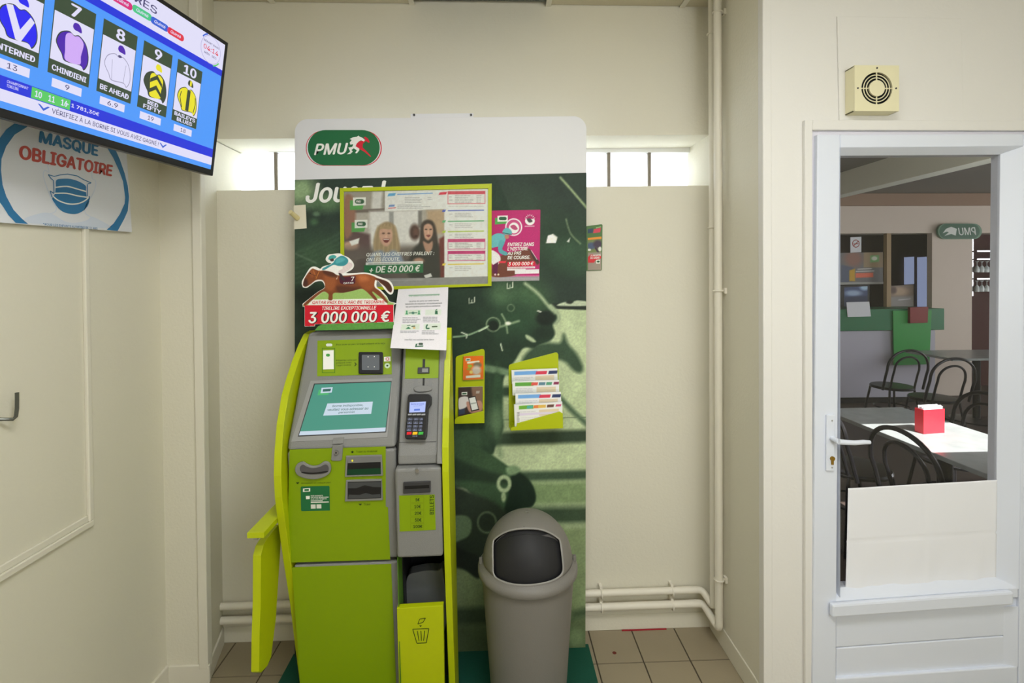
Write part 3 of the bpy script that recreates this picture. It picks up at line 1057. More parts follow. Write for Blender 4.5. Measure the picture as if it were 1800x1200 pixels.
R.poly(smooth([(780, 945), (812, 966), (845, 980), (842, 1016), (815, 1000), (780, 985)]), (34, 44, 34), 5)
R.C = np.clip(R.C * 0.78 + R.C.mean(-1, keepdims=True) * 0.22, 0, 255)
R.C = 255.0 * (R.C / 255.0) ** 1.10
R.noise(0.05, 10).noise(0.07, 1.2)
R.build('horse_picture', board, printmat2, g=0.70)

# header logo
red2 = red_ink
MB().flat(PAN, pill(537.5, 229.5, 671, 291), 0.0008).build('logo_rim', red2, board)
MB().flat(PAN, pill(538.8, 230.5, 669.2, 290), 0.0012).build('logo_rim', panel_white, board)
MB().flat(PAN, pill(541, 228.4, 667.5, 290.4), 0.0016).build('logo_field', green_ink, board)
MB().flat(PAN, zpts([(760, 335), (775, 328), (800, 345), (818, 380), (808, 388), (780, 370), (752, 395), (748, 430), (800, 480), (832, 518), (822, 520), (770, 475), (725, 450), (685, 425), (690, 395), (720, 372), (745, 368), (765, 372), (775, 355)], 5.454, 500, 180), 0.0020).build('logo_horse', red2, board)
MB().flat(PAN, zpts([(625, 350), (655, 335), (695, 328), (708, 318), (722, 328), (750, 340), (772, 360), (760, 375), (735, 362), (712, 375), (692, 395), (682, 420), (716, 440), (718, 458), (695, 487), (678, 485), (694, 457), (664, 440), (642, 455), (656, 470), (630, 495), (598, 497), (630, 470), (612, 432), (650, 425), (660, 400), (632, 405), (625, 385), (645, 360)], 5.454, 500, 180), 0.0024).build('logo_horse', white_ink, board)
text(PAN, 'PMU', [(552, 252.6), (612, 251), (612, 271), (552, 273)], 0.0024, white_ink, board, 0.03, 0.25)
text(PAN, 'Jouez !', [(537, 322), (679, 317), (679, 354), (537, 357)], 0.0016, white_ink, board, 0.03, 0.22)

# screws on the top edge rail
rail = P(Plane((0, YP + 0.012, 0), (0, -1, 0)), 'top_rail', [(722, 200), (832, 199), (832, 210), (722, 211)], -0.006, 0, panel_white, board)
for px in (728, 828):
    c = atY(px, 202, YP + 0.010)
    MB().tube([c, c + Vector((0, -0.004, 0))], 0.005, 8).build('screw', dark_k, rail)

fpl = MB().box(atY(513, 1160, YP).x, 0.398, 1.50, YP + 0.02, 0.0005, 0.02)
tag(fpl.build('floor_plate', mat('dark_teal_carpet', (8, 70, 54), 0.8, bump=0.4, bscale=200), None, 0.002), 'dark green floor plate under the terminal and the waste bin', 'floor plate')

# cream plate with a peg at the left edge of the board
ph = thing('wall_peg', 'small cream plate with a round peg at the display board edge', 'peg', PAN.at(527, 402))
P(PAN, 'back_plate', [(516, 361), (537, 359.5), (539, 401), (517, 403)], 0.001, 0.004, mat('cream_plate', (208, 202, 182), 0.5), ph, 0.001)
c0 = PAN.at(524, 384) + Vector((0, -0.004, 0)); c1 = PAN.at(518, 375) + Vector((0, -0.045, 0))
MB().tube([c0, c1], [0.011, 0.009], 14).build('peg', mat('yellowed_plastic', (204, 190, 140), 0.4), ph, smooth=True)

# ================================================================ LIME FRAMED NOTICE
c_ = PAN.at(730, 510)
fr = thing('framed_notice', 'lime framed landscape notice of betting offers on the display board', 'notice frame', c_)
FQ = [(597, 330.5), (864.5, 322.5), (864, 502.5), (599, 512)]
IQ = [(604, 336.5), (858, 331), (857.5, 498.5), (605, 505.5)]
C_BACK, C_ART = 0.003, 0.008
P(PAN, 'backing', FQ, 0.0015, 0.007, white_paper, fr)
for k in range(4):
    j = (k + 1) % 4
    P(PAN, 'frame_bar', [FQ[k], FQ[j], IQ[j], IQ[k]], 0.007, 0.014, lime2, fr, 0.001)
r = qraster(PAN, IQ, 0.8, 0.0078, (168, 160, 150))
# photograph of cheering people, loosely
r.poly([(600, 330), (680, 330), (680, 372), (600, 376)], (150, 142, 132), 3)
r.poly([(655, 336), (672, 336), (668, 400), (650, 400)], (206, 202, 198), 5)
r.poly([(615, 369), (676, 366), (676, 372), (615, 374)], (104, 92, 86), 2)
r.poly([(650, 372), (740, 368), (742, 430), (650, 440)], (212, 208, 204), 8)
r.poly([(684, 372), (692, 372), (692, 398), (684, 398)], (148, 146, 144), 3)
r.poly([(735, 370), (742, 370), (742, 400), (735, 400)], (120, 116, 112), 3)
r.poly([(750, 370), (781, 368), (781, 410), (752, 412)], (176, 150, 122), 6)
r.poly([(604, 400), (650, 412), (652, 452), (604, 460)], (86, 62, 64), 6)
r.poly([(604, 455), (781, 450), (781, 496), (604, 500)], (104, 94, 88), 10)
r.poly(smooth([(606, 345), (622, 350), (624, 395), (610, 420), (604, 400)]), (140, 96, 78), 6)
r.blob(616, 432, 14, 8, (190, 150, 128), 0.6)
r.poly([(614, 424), (632, 418), (630, 428), (618, 432)], (226, 222, 218), 2)
# lower part of the photograph is printed darker, table in front
r.poly([(604, 436), (781, 430), (781, 496), (604, 500)], (88, 78, 74), 16, 0.85)
# fair haired person
r.poly(smooth([(661, 404), (672, 392), (684, 390), (695, 398), (700, 416), (703, 440), (690, 448), (664, 446), (656, 432)]), (150, 128, 98), 4)
for k in range(6):
    r.line(smooth([(664 + k * 6, 394 + abs(k - 2.5)), (660 + k * 7.4, 418), (658 + k * 8, 446)], 5, False), 1.6, (186, 162, 124), 2.5, 0.6)
r.poly(smooth([(668, 404), (677, 398), (687, 401), (690, 416), (686, 428), (679, 433), (671, 428), (667, 415)]), (190, 148, 128), 3)
r.poly(smooth([(668, 402), (678, 396), (688, 400), (684, 403), (676, 402)]), (160, 136, 104), 2)
r.blob(674, 410, 2.6, 1.6, (104, 74, 62), 0.8)
r.blob(683.5, 410, 2.6, 1.6, (104, 74, 62), 0.8)
r.blob(679, 416, 2, 3, (206, 164, 144), 0.8)
r.poly(smooth([(673, 420), (679, 419), (685, 420), (682, 425.5), (679, 426.5), (675.5, 425)]), (112, 48, 46), 1.4)
r.line([(674.5, 420.6), (683.5, 420.6)], 1.3, (226, 216, 208), 0.9)
r.poly(smooth([(652, 448), (668, 440), (679, 444), (692, 440), (706, 450), (706, 474), (648, 474)]), (128, 140, 160), 6)
r.poly(smooth([(664, 442), (670, 460), (660, 474), (652, 470)]), (160, 150, 136), 4)
# two people on the right
r.blob(729, 408, 9, 14, (70, 48, 42), 0.6)
r.blob(731, 409, 5, 8, (96, 66, 56), 0.9)
r.blob(731, 415, 3, 1.8, (60, 34, 32), 0.6)
r.poly(smooth([(739, 400), (743, 390), (753, 386), (763, 392), (768, 412), (770, 436), (760, 440), (744, 436), (736, 440), (738, 416)]), (60, 50, 44), 4)
r.poly(smooth([(745, 398), (753, 393), (760, 398), (761, 410), (757, 419), (752, 422), (746, 416)]), (190, 148, 126), 3)
r.blob(749, 403, 2.2, 1.4, (84, 60, 52), 0.8)
r.blob(757, 403, 2.2, 1.4, (84, 60, 52), 0.8)
r.blob(753, 408, 1.6, 2.6, (206, 164, 142), 0.8)
r.poly(smooth([(749, 413.4), (753, 412.6), (757, 413.4), (753, 416.6)]), (122, 60, 54), 1.2)
r.poly(smooth([(722, 446), (738, 428), (752, 432), (768, 428), (780, 444), (780, 490), (720, 490)]), (48, 48, 44), 6)
r.poly(smooth([(744, 424), (753, 428), (760, 424), (760, 436), (752, 446), (746, 436)]), (170, 130, 110), 3)
r.poly([(772, 420), (782, 414), (782, 488), (774, 488)], (104, 46, 42), 4)
r.blob(736, 458, 9, 5, (166, 124, 104), 0.7)
r.poly([(745, 484), (757, 480), (760, 486), (748, 489)], (206, 204, 200), 1.5)
# upper white sheet and right hand sheet
r.poly([(676.5, 335), (784, 332), (784, 367), (676.5, 371)], (222, 219, 216), 1.2)
r.poly([(781, 332), (858, 330), (858, 486), (781, 488)], (226, 223, 220), 1.2)
r.poly([(604, 492), (681, 489), (781, 487.5), (858, 485.5), (858, 500), (604, 507)], (140, 138, 137), 1.2)
for q, cc in (([(683, 340), (696, 339), (694, 344), (681, 345)], (90, 160, 205)), ([(773, 338), (786, 337), (784, 341.5), (771, 342.5)], (214, 60, 80))):
    r.poly(q, cc, 1)
r.line([(699, 341.5), (760, 339.5)], 1.6, (100, 150, 205), 1)
r.scribble(712, 346, 746, 357, 4, (110, 110, 114), 0.9, 0.6)
r.scribble(752, 345, 760, 352, 2, (120, 120, 124), 0.9, 0.6)
r.scribble(699, 359, 758, 367, 3, (110, 110, 114), 0.9, 0.6)
r.poly([(684, 360), (694, 359.5), (693, 363), (683, 363.5)], (110, 140, 190), 1)
r.line([(683, 366), (695, 365)], 1.5, (200, 100, 110), 1)
def listbox(y0, y1, col, head=True):
    r.poly([(787, y0), (853, y0 - 0.6), (853, y1 - 0.6), (787, y1)], col, 1)
    r.poly([(788, y0 + (5.5 if head else 1.2)), (852, y0 + (5 if head else 0.8)), (852, y1 - 1.6), (788, y1 - 1)], (222, 219, 216), 1)
    r.scribble(790, y0 + 7, 795, y1 - 4, 2, (110, 110, 112), 0.9, 0.6)
    r.scribble(800, y0 + 6, 832, y1 - 1.5, max(3, int((y1 - y0) / 4.6)), (100, 96, 98), 0.9, 0.6)
    r.scribble(838, y0 + 6, 846, y1 - 1.5, max(3, int((y1 - y0) / 4.6)), (120, 116, 118), 0.9, 0.6)
listbox(336, 358.5, (206, 76, 92))
listbox(420, 438.5, (196, 70, 120))
listbox(441, 458.5, (190, 52, 112))
for y, cc in ((370.3, (78, 96, 186)), (389, (88, 164, 110)), (407, (166, 190, 60)), (464.5, (232, 200, 70))):
    r.line([(788, y), (850, y - 1)], 1.8, cc, 1)
    r.scribble(800, y + 3, 832, y + 12, 3, (110, 108, 112), 0.9, 0.55)
    r.scribble(790, y + 4, 795, y + 8, 1, (110, 108, 112), 0.9, 0.5)
    r.poly([(778, y - 1.5), (784, y - 2), (782, y + 2), (777, y + 2)], cc, 1)
r.scribble(788, 361, 850, 364, 1, (140, 136, 138), 0.8, 0.5)
# green captions
r.poly([(643, 461), (743.5, 458.7), (743.5, 464), (643, 466)], (216, 214, 210), 1)
r.scribble(648, 463.4, 740, 464.4, 1, (110, 106, 100), 1.2, 0.8, -0.02)
r.poly([(640, 466), (744, 463.5), (744, 479), (640, 482)], (34, 104, 62), 1.2)
for (wx, wy, gx_, gy_) in ((620.5, 347, 615, 352), (623.5, 386.5, 618, 391)):
    r.poly([(gx_, gy_), (gx_ + 27, gy_ - 0.5), (gx_ + 22, gy_ + 16), (gx_, gy_ + 17)], (74, 150, 70), 1)
    r.poly([(wx, wy), (wx + 22.5, wy - 0.5), (wx + 22.5, wy + 13.5), (wx, wy + 14.5)], (222, 220, 214), 1)
    r.poly(pill(wx + 3.4, wy + 3, wx + 19.6, wy + 11), (36, 84, 54), 1)
r.scribble(640, 492.5, 744, 495, 1, (200, 198, 196), 0.8, 0.6, -0.02)
r.noise(0.03, 5).noise(0.03, 1.2)
r.build('printed_sheet', fr, printm)
CT = 0.0084
text(PAN, 'QUAND LES CHIFFRES PARLENT :', [(644, 444.5), (763.5, 441.5), (763.5, 448.4), (644, 451)], CT, white_ink, fr, 0.02, 0.2)
text(PAN, 'ON LES ÉCOUTE.', [(644, 451.4), (703, 450.2), (703, 458), (644, 459.4)], CT, white_ink, fr, 0.02, 0.2)
text(PAN, '+ DE 50 000 €', [(649, 468), (739, 465.5), (739, 477), (649, 479.6)], CT, white_ink, fr, 0.03, 0.2)
for (wx, wy) in ((620.5, 347), (623.5, 386.5)):
    text(PAN, 'PMU', (wx + 5.5, wy + 5, wx + 14, wy + 9), CT, white_ink, fr, 0.03, 0.2)
# clear front pane, one reflection over it
P(PAN, 'clear_cover', IQ, 0.0100, 0.0108, glass_mat('thin_acrylic', (0.97, 0.98, 0.97)), fr)

# ================================================================ MAGENTA POSTER
MQ = [(863.5, 370), (950, 368.5), (948, 493), (863, 494.5)]
mp = thing('race_poster', 'magenta poster of a jockey in turquoise pinned beside the framed notice', 'poster', PAN.at(906, 494))
r = qraster(PAN, MQ, 0.6, 0.0018, (168, 28, 94))
r.blob(925, 420, 40, 50, (178, 34, 104), 1.2)
r.poly([(863, 484), (950, 483), (950, 487), (863, 488)], (196, 90, 140), 1.5)
r.poly([(863, 486.5), (950, 485.5), (950, 495), (863, 496)], (150, 146, 148), 1)
r.scribble(866, 489, 944, 491, 1, (190, 188, 190), 0.8, 0.7)
r.poly([(870, 383), (893, 381), (891, 393), (870, 394.5)], (74, 150, 70), 1)
r.poly([(874.5, 379), (892.6, 378.5), (892.6, 389), (874.5, 389.5)], (224, 222, 216), 1)
r.poly(pill(877, 381, 890.5, 387), (36, 84, 54), 1)
r.blob(903, 399, 15, 15.5, (222, 216, 218), 0.08)
r.blob(903, 399, 12.8, 13.2, (186, 70, 120), 0.08)
r.blob(903.5, 400.5, 9, 9.6, (224, 220, 218), 0.1)
r.poly(smooth([(897, 398), (904, 395), (910, 402), (904, 404)]), (176, 70, 110), 1)
r.blob(931.5, 388, 8.6, 7.6, (224, 220, 218), 0.1)
r.poly([(920, 378), (944, 378), (944, 384.5), (920, 384.5)], (168, 28, 94), 1)
for k in range(7):
    a = math.radians(200 + k * 23.3)
    r.line([(931.5 + 7 * math.cos(a), 386 + 7 * math.sin(a)), (931.5 + 9 * math.cos(a), 386 + 9 * math.sin(a))], 1.1, (224, 220, 218), 0.8)
r.poly(smooth([(926, 385), (932, 384), (936, 389), (930, 391)]), (70, 60, 64), 1)
r.line([(923, 397.5), (939, 397.3)], 1.3, (214, 190, 200), 0.8)
# horse neck and head
r.poly(smooth([(880, 450), (905, 442), (918, 440), (930, 437), (940, 450), (948, 460), (944, 466), (936, 458), (915, 470), (905, 484), (866, 486), (866, 470)]), (104, 58, 42), 1.5)
r.poly(smooth([(930, 437), (938, 448), (947, 458), (945, 464), (938, 456)]), (66, 46, 44), 1.2)
r.line([(934, 440), (944, 456)], 0.9, (220, 216, 212), 0.8)
# jockey: breeches, body, arm, cap
r.poly(smooth([(863, 440), (876, 446), (880, 456), (874, 466), (864, 462)]), (216, 214, 214), 1.2)
r.poly(smooth([(863, 417), (874, 410), (886, 412), (889, 420), (884, 430), (872, 434), (863, 434)]), (96, 170, 174), 1.2)
r.poly(smooth([(880, 422), (887, 426), (883, 438), (892, 444), (889, 449), (877, 443), (876, 430)]), (84, 156, 162), 1.2)
r.poly(smooth([(883, 408), (888, 401), (896, 402), (900, 410), (890, 413)]), (92, 168, 170), 1.2)
r.blob(891, 416, 4, 4, (176, 120, 96), 0.4)
r.line([(884, 409), (899, 412)], 1.4, (44, 76, 76), 0.9)
r.poly([(866, 466), (876, 460), (874, 482), (866, 480)], (88, 30, 60), 1.5)
r.poly([(892, 460.5), (940.6, 459), (940.6, 467), (892, 468.5)], (198, 22, 48), 1)
r.poly([(877, 459), (890, 458.4), (888.5, 462), (876.5, 462)], (214, 50, 66), 1)
r.poly([(891.5, 469), (940.5, 468), (940.5, 471.3), (891.5, 472)], (222, 214, 214), 0.8)
r.poly([(891.5, 472.5), (924, 472), (924, 475), (891.5, 475.4)], (222, 214, 214), 0.8)
r.scribble(893, 470, 938, 471, 1, (180, 90, 100), 0.8, 0.7)
r.poly([(905, 474), (947.5, 473), (947.5, 480.5), (905, 481.5)], (222, 218, 218), 0.8)
r.blob(870.5, 482.4, 1.8, 1.8, (206, 170, 180), 0.3)
r.blob(876, 482.4, 1.8, 1.8, (206, 190, 160), 0.3)
r.noise(0.05, 1.2)
r.build('printed_sheet', mp, printm)
P(PAN, 'paper_backing', MQ, 0.0009, 0.0014, white_paper, mp)
for s_, b_ in (('ENTREZ DANS', (892, 426.5, 939, 433)), ("L'HISTOIRE", (892, 434.3, 928.5, 440.6)), ('AU PAS', (892, 442, 916.5, 448.2)), ('DE COURSE.', (892, 449.6, 932, 455.8)), ('3 000 000 €', (893.5, 460.6, 938, 466.8))):
    x0, y0, x1, y1 = b_
    text(PAN, s_, [(x0, y0), (x1, y0 - 0.8), (x1, y1 - 0.8), (x0, y1)], 0.0022, white_ink, mp, 0.03, 0.2)

# ================================================================ LEAFLET HOLDERS
def zp(pts):
    return zpts(pts, 3.75, 780, 480)
clear = MATS['thin_acrylic']
ha = thing('leaflet_holder', 'narrow lime leaflet holder beside the terminal', 'leaflet holder', PAN.at(825, 744))
P(PAN, 'back_plate', zp([(78, 562), (84, 550), (96, 544), (250, 500), (262, 501), (270, 512), (268, 985), (75, 992)]), 0.001, 0.006, lime2, ha, 0.001)
P(PAN, 'front_pocket', zp([(73, 965), (84, 952), (100, 945), (255, 909), (268, 918), (268, 988), (73, 993)]), 0.034, 0.038, lime2, ha, 0.001)
P(PAN, 'pocket_floor', zp([(76, 980), (266, 976), (266, 986), (76, 990)]), 0.006, 0.034, lime2, ha)
P(PAN, 'clear_pocket', zp([(126, 640), (262, 632), (262, 706), (126, 712)]), 0.026, 0.028, clear, ha)
def leaflet(name, label, quad, c, group=None, th=0.004):
    t = thing(name, label, 'leaflet', PAN.at((quad[2][0] + quad[3][0]) / 2, (quad[2][1] + quad[3][1]) / 2) + PAN.N * c, group)
    P(PAN, 'pages', quad, c - th, c, white_paper, t)
    return t, qraster(PAN, [tuple(q) for q in quad], 0.55, c + 0.0004, (226, 224, 226))
t, r = leaflet('leaflet', 'small orange leaflet in the top of the narrow holder', zp([(130, 548), (262, 544), (262, 698), (126, 704)]), 0.016)
# paint in the leaflet's projected place (it stands a little proud of the board)
r.mix(np.ones(r.X.shape), (226, 108, 30))
r.poly(zp([(145, 562), (176, 560), (176, 578), (145, 580)]), (226, 226, 216), 1)
r.poly(zp([(150, 567), (171, 566), (171, 574), (150, 575)]), (40, 90, 50), 1)
r.line(zp([(160, 590), (230, 582)]), 3.5, (240, 226, 206), 1.2)
r.blob(*zp([(172, 612)])[0], 4, 3, (150, 176, 60), 0.5)
r.blob(*zp([(165, 632)])[0], 4, 2, (150, 150, 50), 0.5)
r.blob(*zp([(222, 605)])[0], 7, 5, (120, 110, 90), 0.6)
r.blob(*zp([(215, 640)])[0], 8, 8, (204, 190, 176), 0.6)
r.blob(*zp([(180, 652)])[0], 3, 3, (240, 200, 110), 0.5)
r.poly(zp([(146, 676), (242, 668), (242, 686), (146, 692)]), (232, 222, 210), 1)
r.build('cover_print', t, printm)
t, r = leaflet('leaflet', 'dark leaflet picturing a hand with a phone in the narrow holder', zp([(98, 752), (257, 747), (257, 935), (96, 950)]), 0.016)
r.mix(np.ones(r.X.shape), (58, 46, 42))
r.poly(zp([(180, 745), (260, 740), (260, 960), (210, 960)]), (126, 98, 82), 4)
r.poly(smooth(zp([(98, 830), (130, 812), (165, 820), (170, 860), (120, 900), (98, 890)])), (206, 200, 196), 2)
r.poly(smooth(zp([(150, 850), (190, 850), (240, 840), (258, 880), (230, 920), (170, 915)])), (176, 130, 112), 2)
r.poly(zp([(160, 818), (208, 808), (234, 900), (182, 912)]), (30, 28, 30), 1)
r.poly(zp([(166, 824), (206, 814), (228, 894), (186, 904)]), (216, 218, 214), 1)
r.line(zp([(180, 860), (212, 854)]), 2, (150, 158, 154), 1)
r.poly(zp([(98, 900), (140, 890), (140, 925), (98, 935)]), (56, 66, 86), 2)
r.poly(zp([(118, 784), (155, 782), (155, 802), (118, 804)]), (222, 222, 214), 1)
r.poly(zp([(123, 789), (150, 788), (150, 797), (123, 799)]), (40, 80, 50), 1)
r.poly(zp([(214, 776), (238, 775), (234, 792), (212, 793)]), (170, 160, 150), 1)
r.build('cover_print', t, printm)

hb = thing('leaflet_holder', 'wide lime leaflet holder with four rows near the board edge', 'leaflet holder', PAN.at(943, 755))
P(PAN, 'back_plate', zp([(428, 618), (432, 606), (442, 600), (735, 523), (748, 524), (755, 535), (757, 700), (785, 905), (787, 1020), (443, 1038), (430, 1010)]), 0.001, 0.006, lime2, hb, 0.001)
P(PAN, 'front_pocket', zp([(443, 1018), (480, 1010), (483, 990), (765, 912), (785, 925), (787, 1022), (443, 1038)]), 0.092, 0.096, lime2, hb, 0.001)
P(PAN, 'pocket_floor', zp([(445, 1022), (785, 1008), (785, 1018), (445, 1032)]), 0.006, 0.092, lime2, hb)
rows = ((0.026, [(447, 640), (749, 627), (752, 720), (449, 730)], 'blue', 'blue striped leaflet in the topmost row of the wide holder'),
        (0.046, [(452, 712), (760, 704), (763, 800), (454, 806)], 'green', 'green striped leaflet in the second row of the wide holder'),
        (0.066, [(472, 793), (772, 783), (776, 880), (474, 886)], 'blue', 'blue striped leaflet in the third row of the wide holder'),
        (0.086, [(464, 866), (781, 848), (785, 1000), (468, 1012)], 'multi', 'green and yellow striped leaflet in the lowest row of the wide holder'))
for c, q, kind, lab in rows:
    q = zp(q)
    t, r = leaflet('leaflet', lab, q, c, 'leaflets in the wide lime holder', 0.008)
    (x0, y0), (x1, y1) = q[0], q[1]
    W = x1 - x0
    sl = (y1 - y0) / W
    def bx(a0, b0, a1, b1, col, sk=0.0):
        r.poly([(x0 + a0 * W + sk, y0 + b0 + a0 * W * sl), (x0 + a1 * W + sk, y0 + b0 + a1 * W * sl), (x0 + a1 * W, y0 + b1 + a1 * W * sl), (x0 + a0 * W, y0 + b1 + a0 * W * sl)], col, 1)
    if kind == 'blue':
        bx(0.06, 2.6, 0.56, 9.0, (112, 164, 222))
        bx(0.52, 3.6, 0.76, 9.2, (206, 62, 86), 1.5)
        bx(0.80, 3.6, 0.99, 9.2, (52, 62, 100), 1.5)
    elif kind == 'green':
        bx(0.06, 2.6, 0.45, 9.0, (96, 160, 70))
        bx(0.40, 3.0, 0.54, 8.2, (214, 90, 80), 1)
        bx(0.56, 3.0, 0.70, 8.2, (96, 132, 150), 1)
        bx(0.72, 3.0, 0.84, 8.2, (86, 150, 120), 1)
        bx(0.88, 3.0, 0.99, 7.6, (130, 50, 80), 1)
    else:
        bx(0.10, 2.6, 0.40, 9.0, (110, 168, 60))
        bx(0.26, 3.2, 0.38, 8.4, (80, 170, 160), 1)
        bx(0.40, 3.2, 0.52, 8.4, (222, 130, 70), 1)
        bx(0.50, 3.2, 0.66, 8.4, (222, 182, 90))
        bx(0.68, 3.4, 0.82, 8.2, (100, 70, 60), 1)
        bx(0.86, 3.8, 0.97, 7.6, (200, 80, 120), 1)
    bx(0.52, 11.5, 0.93, 22, (214, 198, 172))
    r.scribble(x0 + 0.08 * W, y0 + 12, x0 + 0.48 * W, y0 + 20, 3, (140, 136, 150), 0.8, 0.5, sl)
    if kind == 'multi':
        bx(0.10, 16, 0.9, 20, (214, 204, 226))
        r.scribble(x0 + 0.06 * W, y0 + 13, x0 + 0.11 * W, y0 + 34, 6, (60, 56, 64), 1.0, 0.8)
        r.scribble(x0 + 0.15 * W, y0 + 22, x0 + 0.6 * W, y0 + 34, 4, (180, 172, 190), 0.8, 0.5, sl)
    r.build('cover_print', t, printm)
for c, q in ((0.036, [(449, 690), (752, 682), (754, 726), (450, 736)]), (0.056, [(455, 770), (763, 762), (765, 806), (456, 816)]), (0.076, [(474, 850), (776, 842), (778, 890), (476, 898)])):
    P(PAN, 'clear_pocket', zp(q), c, c + 0.0015, clear, hb)

# ================================================================ CARD ON THE BACK WALL
WC = Plane((0, YB - 0.006, 0), (0, -1, 0))
wcq = [(1031, 398.5), (1059, 394), (1057.8, 475), (1031, 476)]
wc = thing('hanging_card', 'small green and red racing card on the wall just past the board edge', 'card', WC.at(1045, 476))
P(WC, 'card_body', zpts([(310, 172), (345, 168), (560, 140), (582, 140), (592, 155), (580, 935), (570, 948), (350, 957), (310, 957)], 10, 1000, 380), -0.005, 0, mat('card_green', (70, 104, 52), 0.4), wc, 0.001)
r = qraster(WC, zpts([(330, 185), (575, 152), (568, 940), (335, 945)], 10, 1000, 380), 0.35, 0.0005, (74, 110, 56))
zz = lambda p: zpts(p, 10, 1000, 380)
r.poly(zz([(330, 230), (430, 210), (420, 290), (330, 300)]), (48, 66, 92), 1.5)
r.poly(zz([(440, 225), (565, 200), (550, 280), (425, 300)]), (196, 60, 80), 1)
r.line(zz([(480, 205), (560, 185)]), 1.2, (180, 200, 150), 0.8)
r.poly(zz([(330, 380), (580, 355), (580, 400), (330, 420)]), (220, 140, 44), 1.2)
r.poly(zz([(330, 420), (580, 400), (580, 640), (330, 650)]), (110, 124, 70), 2)
r.blob(*zz([(395, 520)])[0], 8, 6, (70, 84, 110), 0.6)
r.blob(*zz([(510, 490)])[0], 8, 7, (64, 52, 66), 0.6)
r.blob(*zz([(360, 590)])[0], 3, 2, (220, 220, 214), 0.5)
r.blob(*zz([(545, 575)])[0], 3, 4, (214, 214, 204), 0.5)
r.line(zz([(470, 560), (515, 630)]), 3, (60, 40, 56), 1.2)
r.poly(zz([(330, 640), (580, 630), (580, 950), (330, 955)]), (150, 136, 122), 2)
r.poly(zz([(335, 720), (385, 670), (565, 690), (565, 740), (470, 770), (440, 815), (335, 815)]), (204, 40, 46), 1)
r.poly(zz([(480, 765), (548, 762), (545, 830), (480, 832)]), (226, 226, 214), 0.8)
r.blob(*zz([(515, 796)])[0], 2.6, 1.8, (40, 80, 50), 0.4)
r.build('card_print', wc, printm)
text(WC, 'À PROPOS', zz([(380, 672), (560, 655), (560, 700), (380, 708)]), 0.0012, white_ink, wc, 0.03)
text(WC, 'DE GAINS', zz([(380, 716), (540, 706), (540, 744), (380, 752)]), 0.0012, white_ink, wc, 0.03)

# ================================================================ BETTING TERMINAL
KPIV = Vector((-0.5, 1.8, 1.0))
MK = Matrix.Translation(KPIV) @ Matrix.Rotation(-0.010, 4, 'Y') @ Matrix.Translation(-KPIV)
def kplane(y0, z0, y1, z1):
    N = Vector((0, -(z0 - z1), (y0 - y1))).normalized()
    R3 = MK.to_3x3()
    return Plane(MK @ Vector((-0.5, y1, z1)), R3 @ N, R3 @ Vector((0, y0 - y1, z0 - z1)))
PA = kplane(1.945, 1.43, 1.733, 1.076)
PB = kplane(1.722, 1.042, 1.755, 0.643)
PC = kplane(1.757, 0.630, 1.800, 0.050)
PD = kplane(1.875, 1.41, 1.715, 1.02)
PE = kplane(1.688, 0.985, 1.700, 0.672)
PF = kplane(1.712, 0.507, 1.740, 0.030)
XM0, XM1 = -0.721, -0.350
K = thing('betting_terminal', 'lime and grey self-service betting terminal with touch screen', 'betting terminal', (-0.46, 1.88, 0.02))
def kx(name, prof, x0, x1, m, bevel=0.004, parent=None, seg=3):
    return MB().extr_x(prof, x0, x1).xf(MK).build(name, m, parent or K, bevel, seg)
kx('plinth', [(1.83, 0.02), (2.02, 0.02), (2.02, 0.05), (1.83, 0.05)], XM0 + 0.01, XM1 - 0.01, black, 0)
kx('core', [(1.83, 0.06), (2.01, 0.06), (2.01, 1.40), (1.96, 1.40), (1.755, 1.06), (1.745, 0.95), (1.785, 0.64)], XM0 + 0.012, XM1 + 0.006, black, 0)
up = kx('upper_housing', [(2.02, 1.43), (1.945, 1.43), (1.733, 1.076), (1.722, 1.046), (2.02, 1.046)], XM0, XM1, grey_k, 0.012)
mid = kx('front_cover', [(2.02, 1.042), (1.722, 1.042), (1.755, 0.643), (2.02, 0.643)], XM0, XM1, grey_k, 0.010)
low = kx('lower_door', [(2.02, 0.630), (1.757, 0.630), (1.800, 0.050), (2.02, 0.050)], XM0, XM1, grey_k, 0.008)

# ---- upper housing
lab = P(PA, 'label_plate', [(558, 598.5), (687.8, 594), (688.8, 657.5), (557.5, 661)], 0.0002, 0.0016, lime, up)
P(PA, 'indicator_lamp', pill(573, 603.6, 584, 608.4), 0.0016, 0.003, mat('frosted_lamp', (206, 208, 200), 0.3), up)
def outline(pl, name, x0, y0, x1, y1, w, c, m, parent):
    mb = MB()
    mb.flat(pl, [(x0, y0), (x1, y0), (x1, y0 + w), (x0, y0 + w)], c).flat(pl, [(x0, y1 - w), (x1, y1 - w), (x1, y1), (x0, y1)], c)
    mb.flat(pl, [(x0, y0 + w), (x0 + w, y0 + w), (x0 + w, y1 - w), (x0, y1 - w)], c).flat(pl, [(x1 - w, y0 + w), (x1, y0 + w), (x1, y1 - w), (x1 - w, y1 - w)], c)
    return mb.build(name, m, parent)
outline(PA, 'pictogram_outline', 565.8, 611.5, 589, 655.3, 1.0, 0.0020, mat('leaf_green_ink', (62, 110, 14), 0.6), up)
MB().flat(PA, [(568, 615.8), (586.6, 615.2), (586.8, 648.6), (568, 649.2)], 0.0020).build('pictogram', white_ink, up)
MB().flat(PA, pill(573, 621.5, 580, 626.5), 0.0024).build('pictogram', midgreen_ink, up)
text(PA, 'Pour jouer un pari, le ticket préparé et le reçu', [(591, 604), (677, 601.5), (677, 605), (591, 607.6)], 0.0022, dkgreen_ink, up)
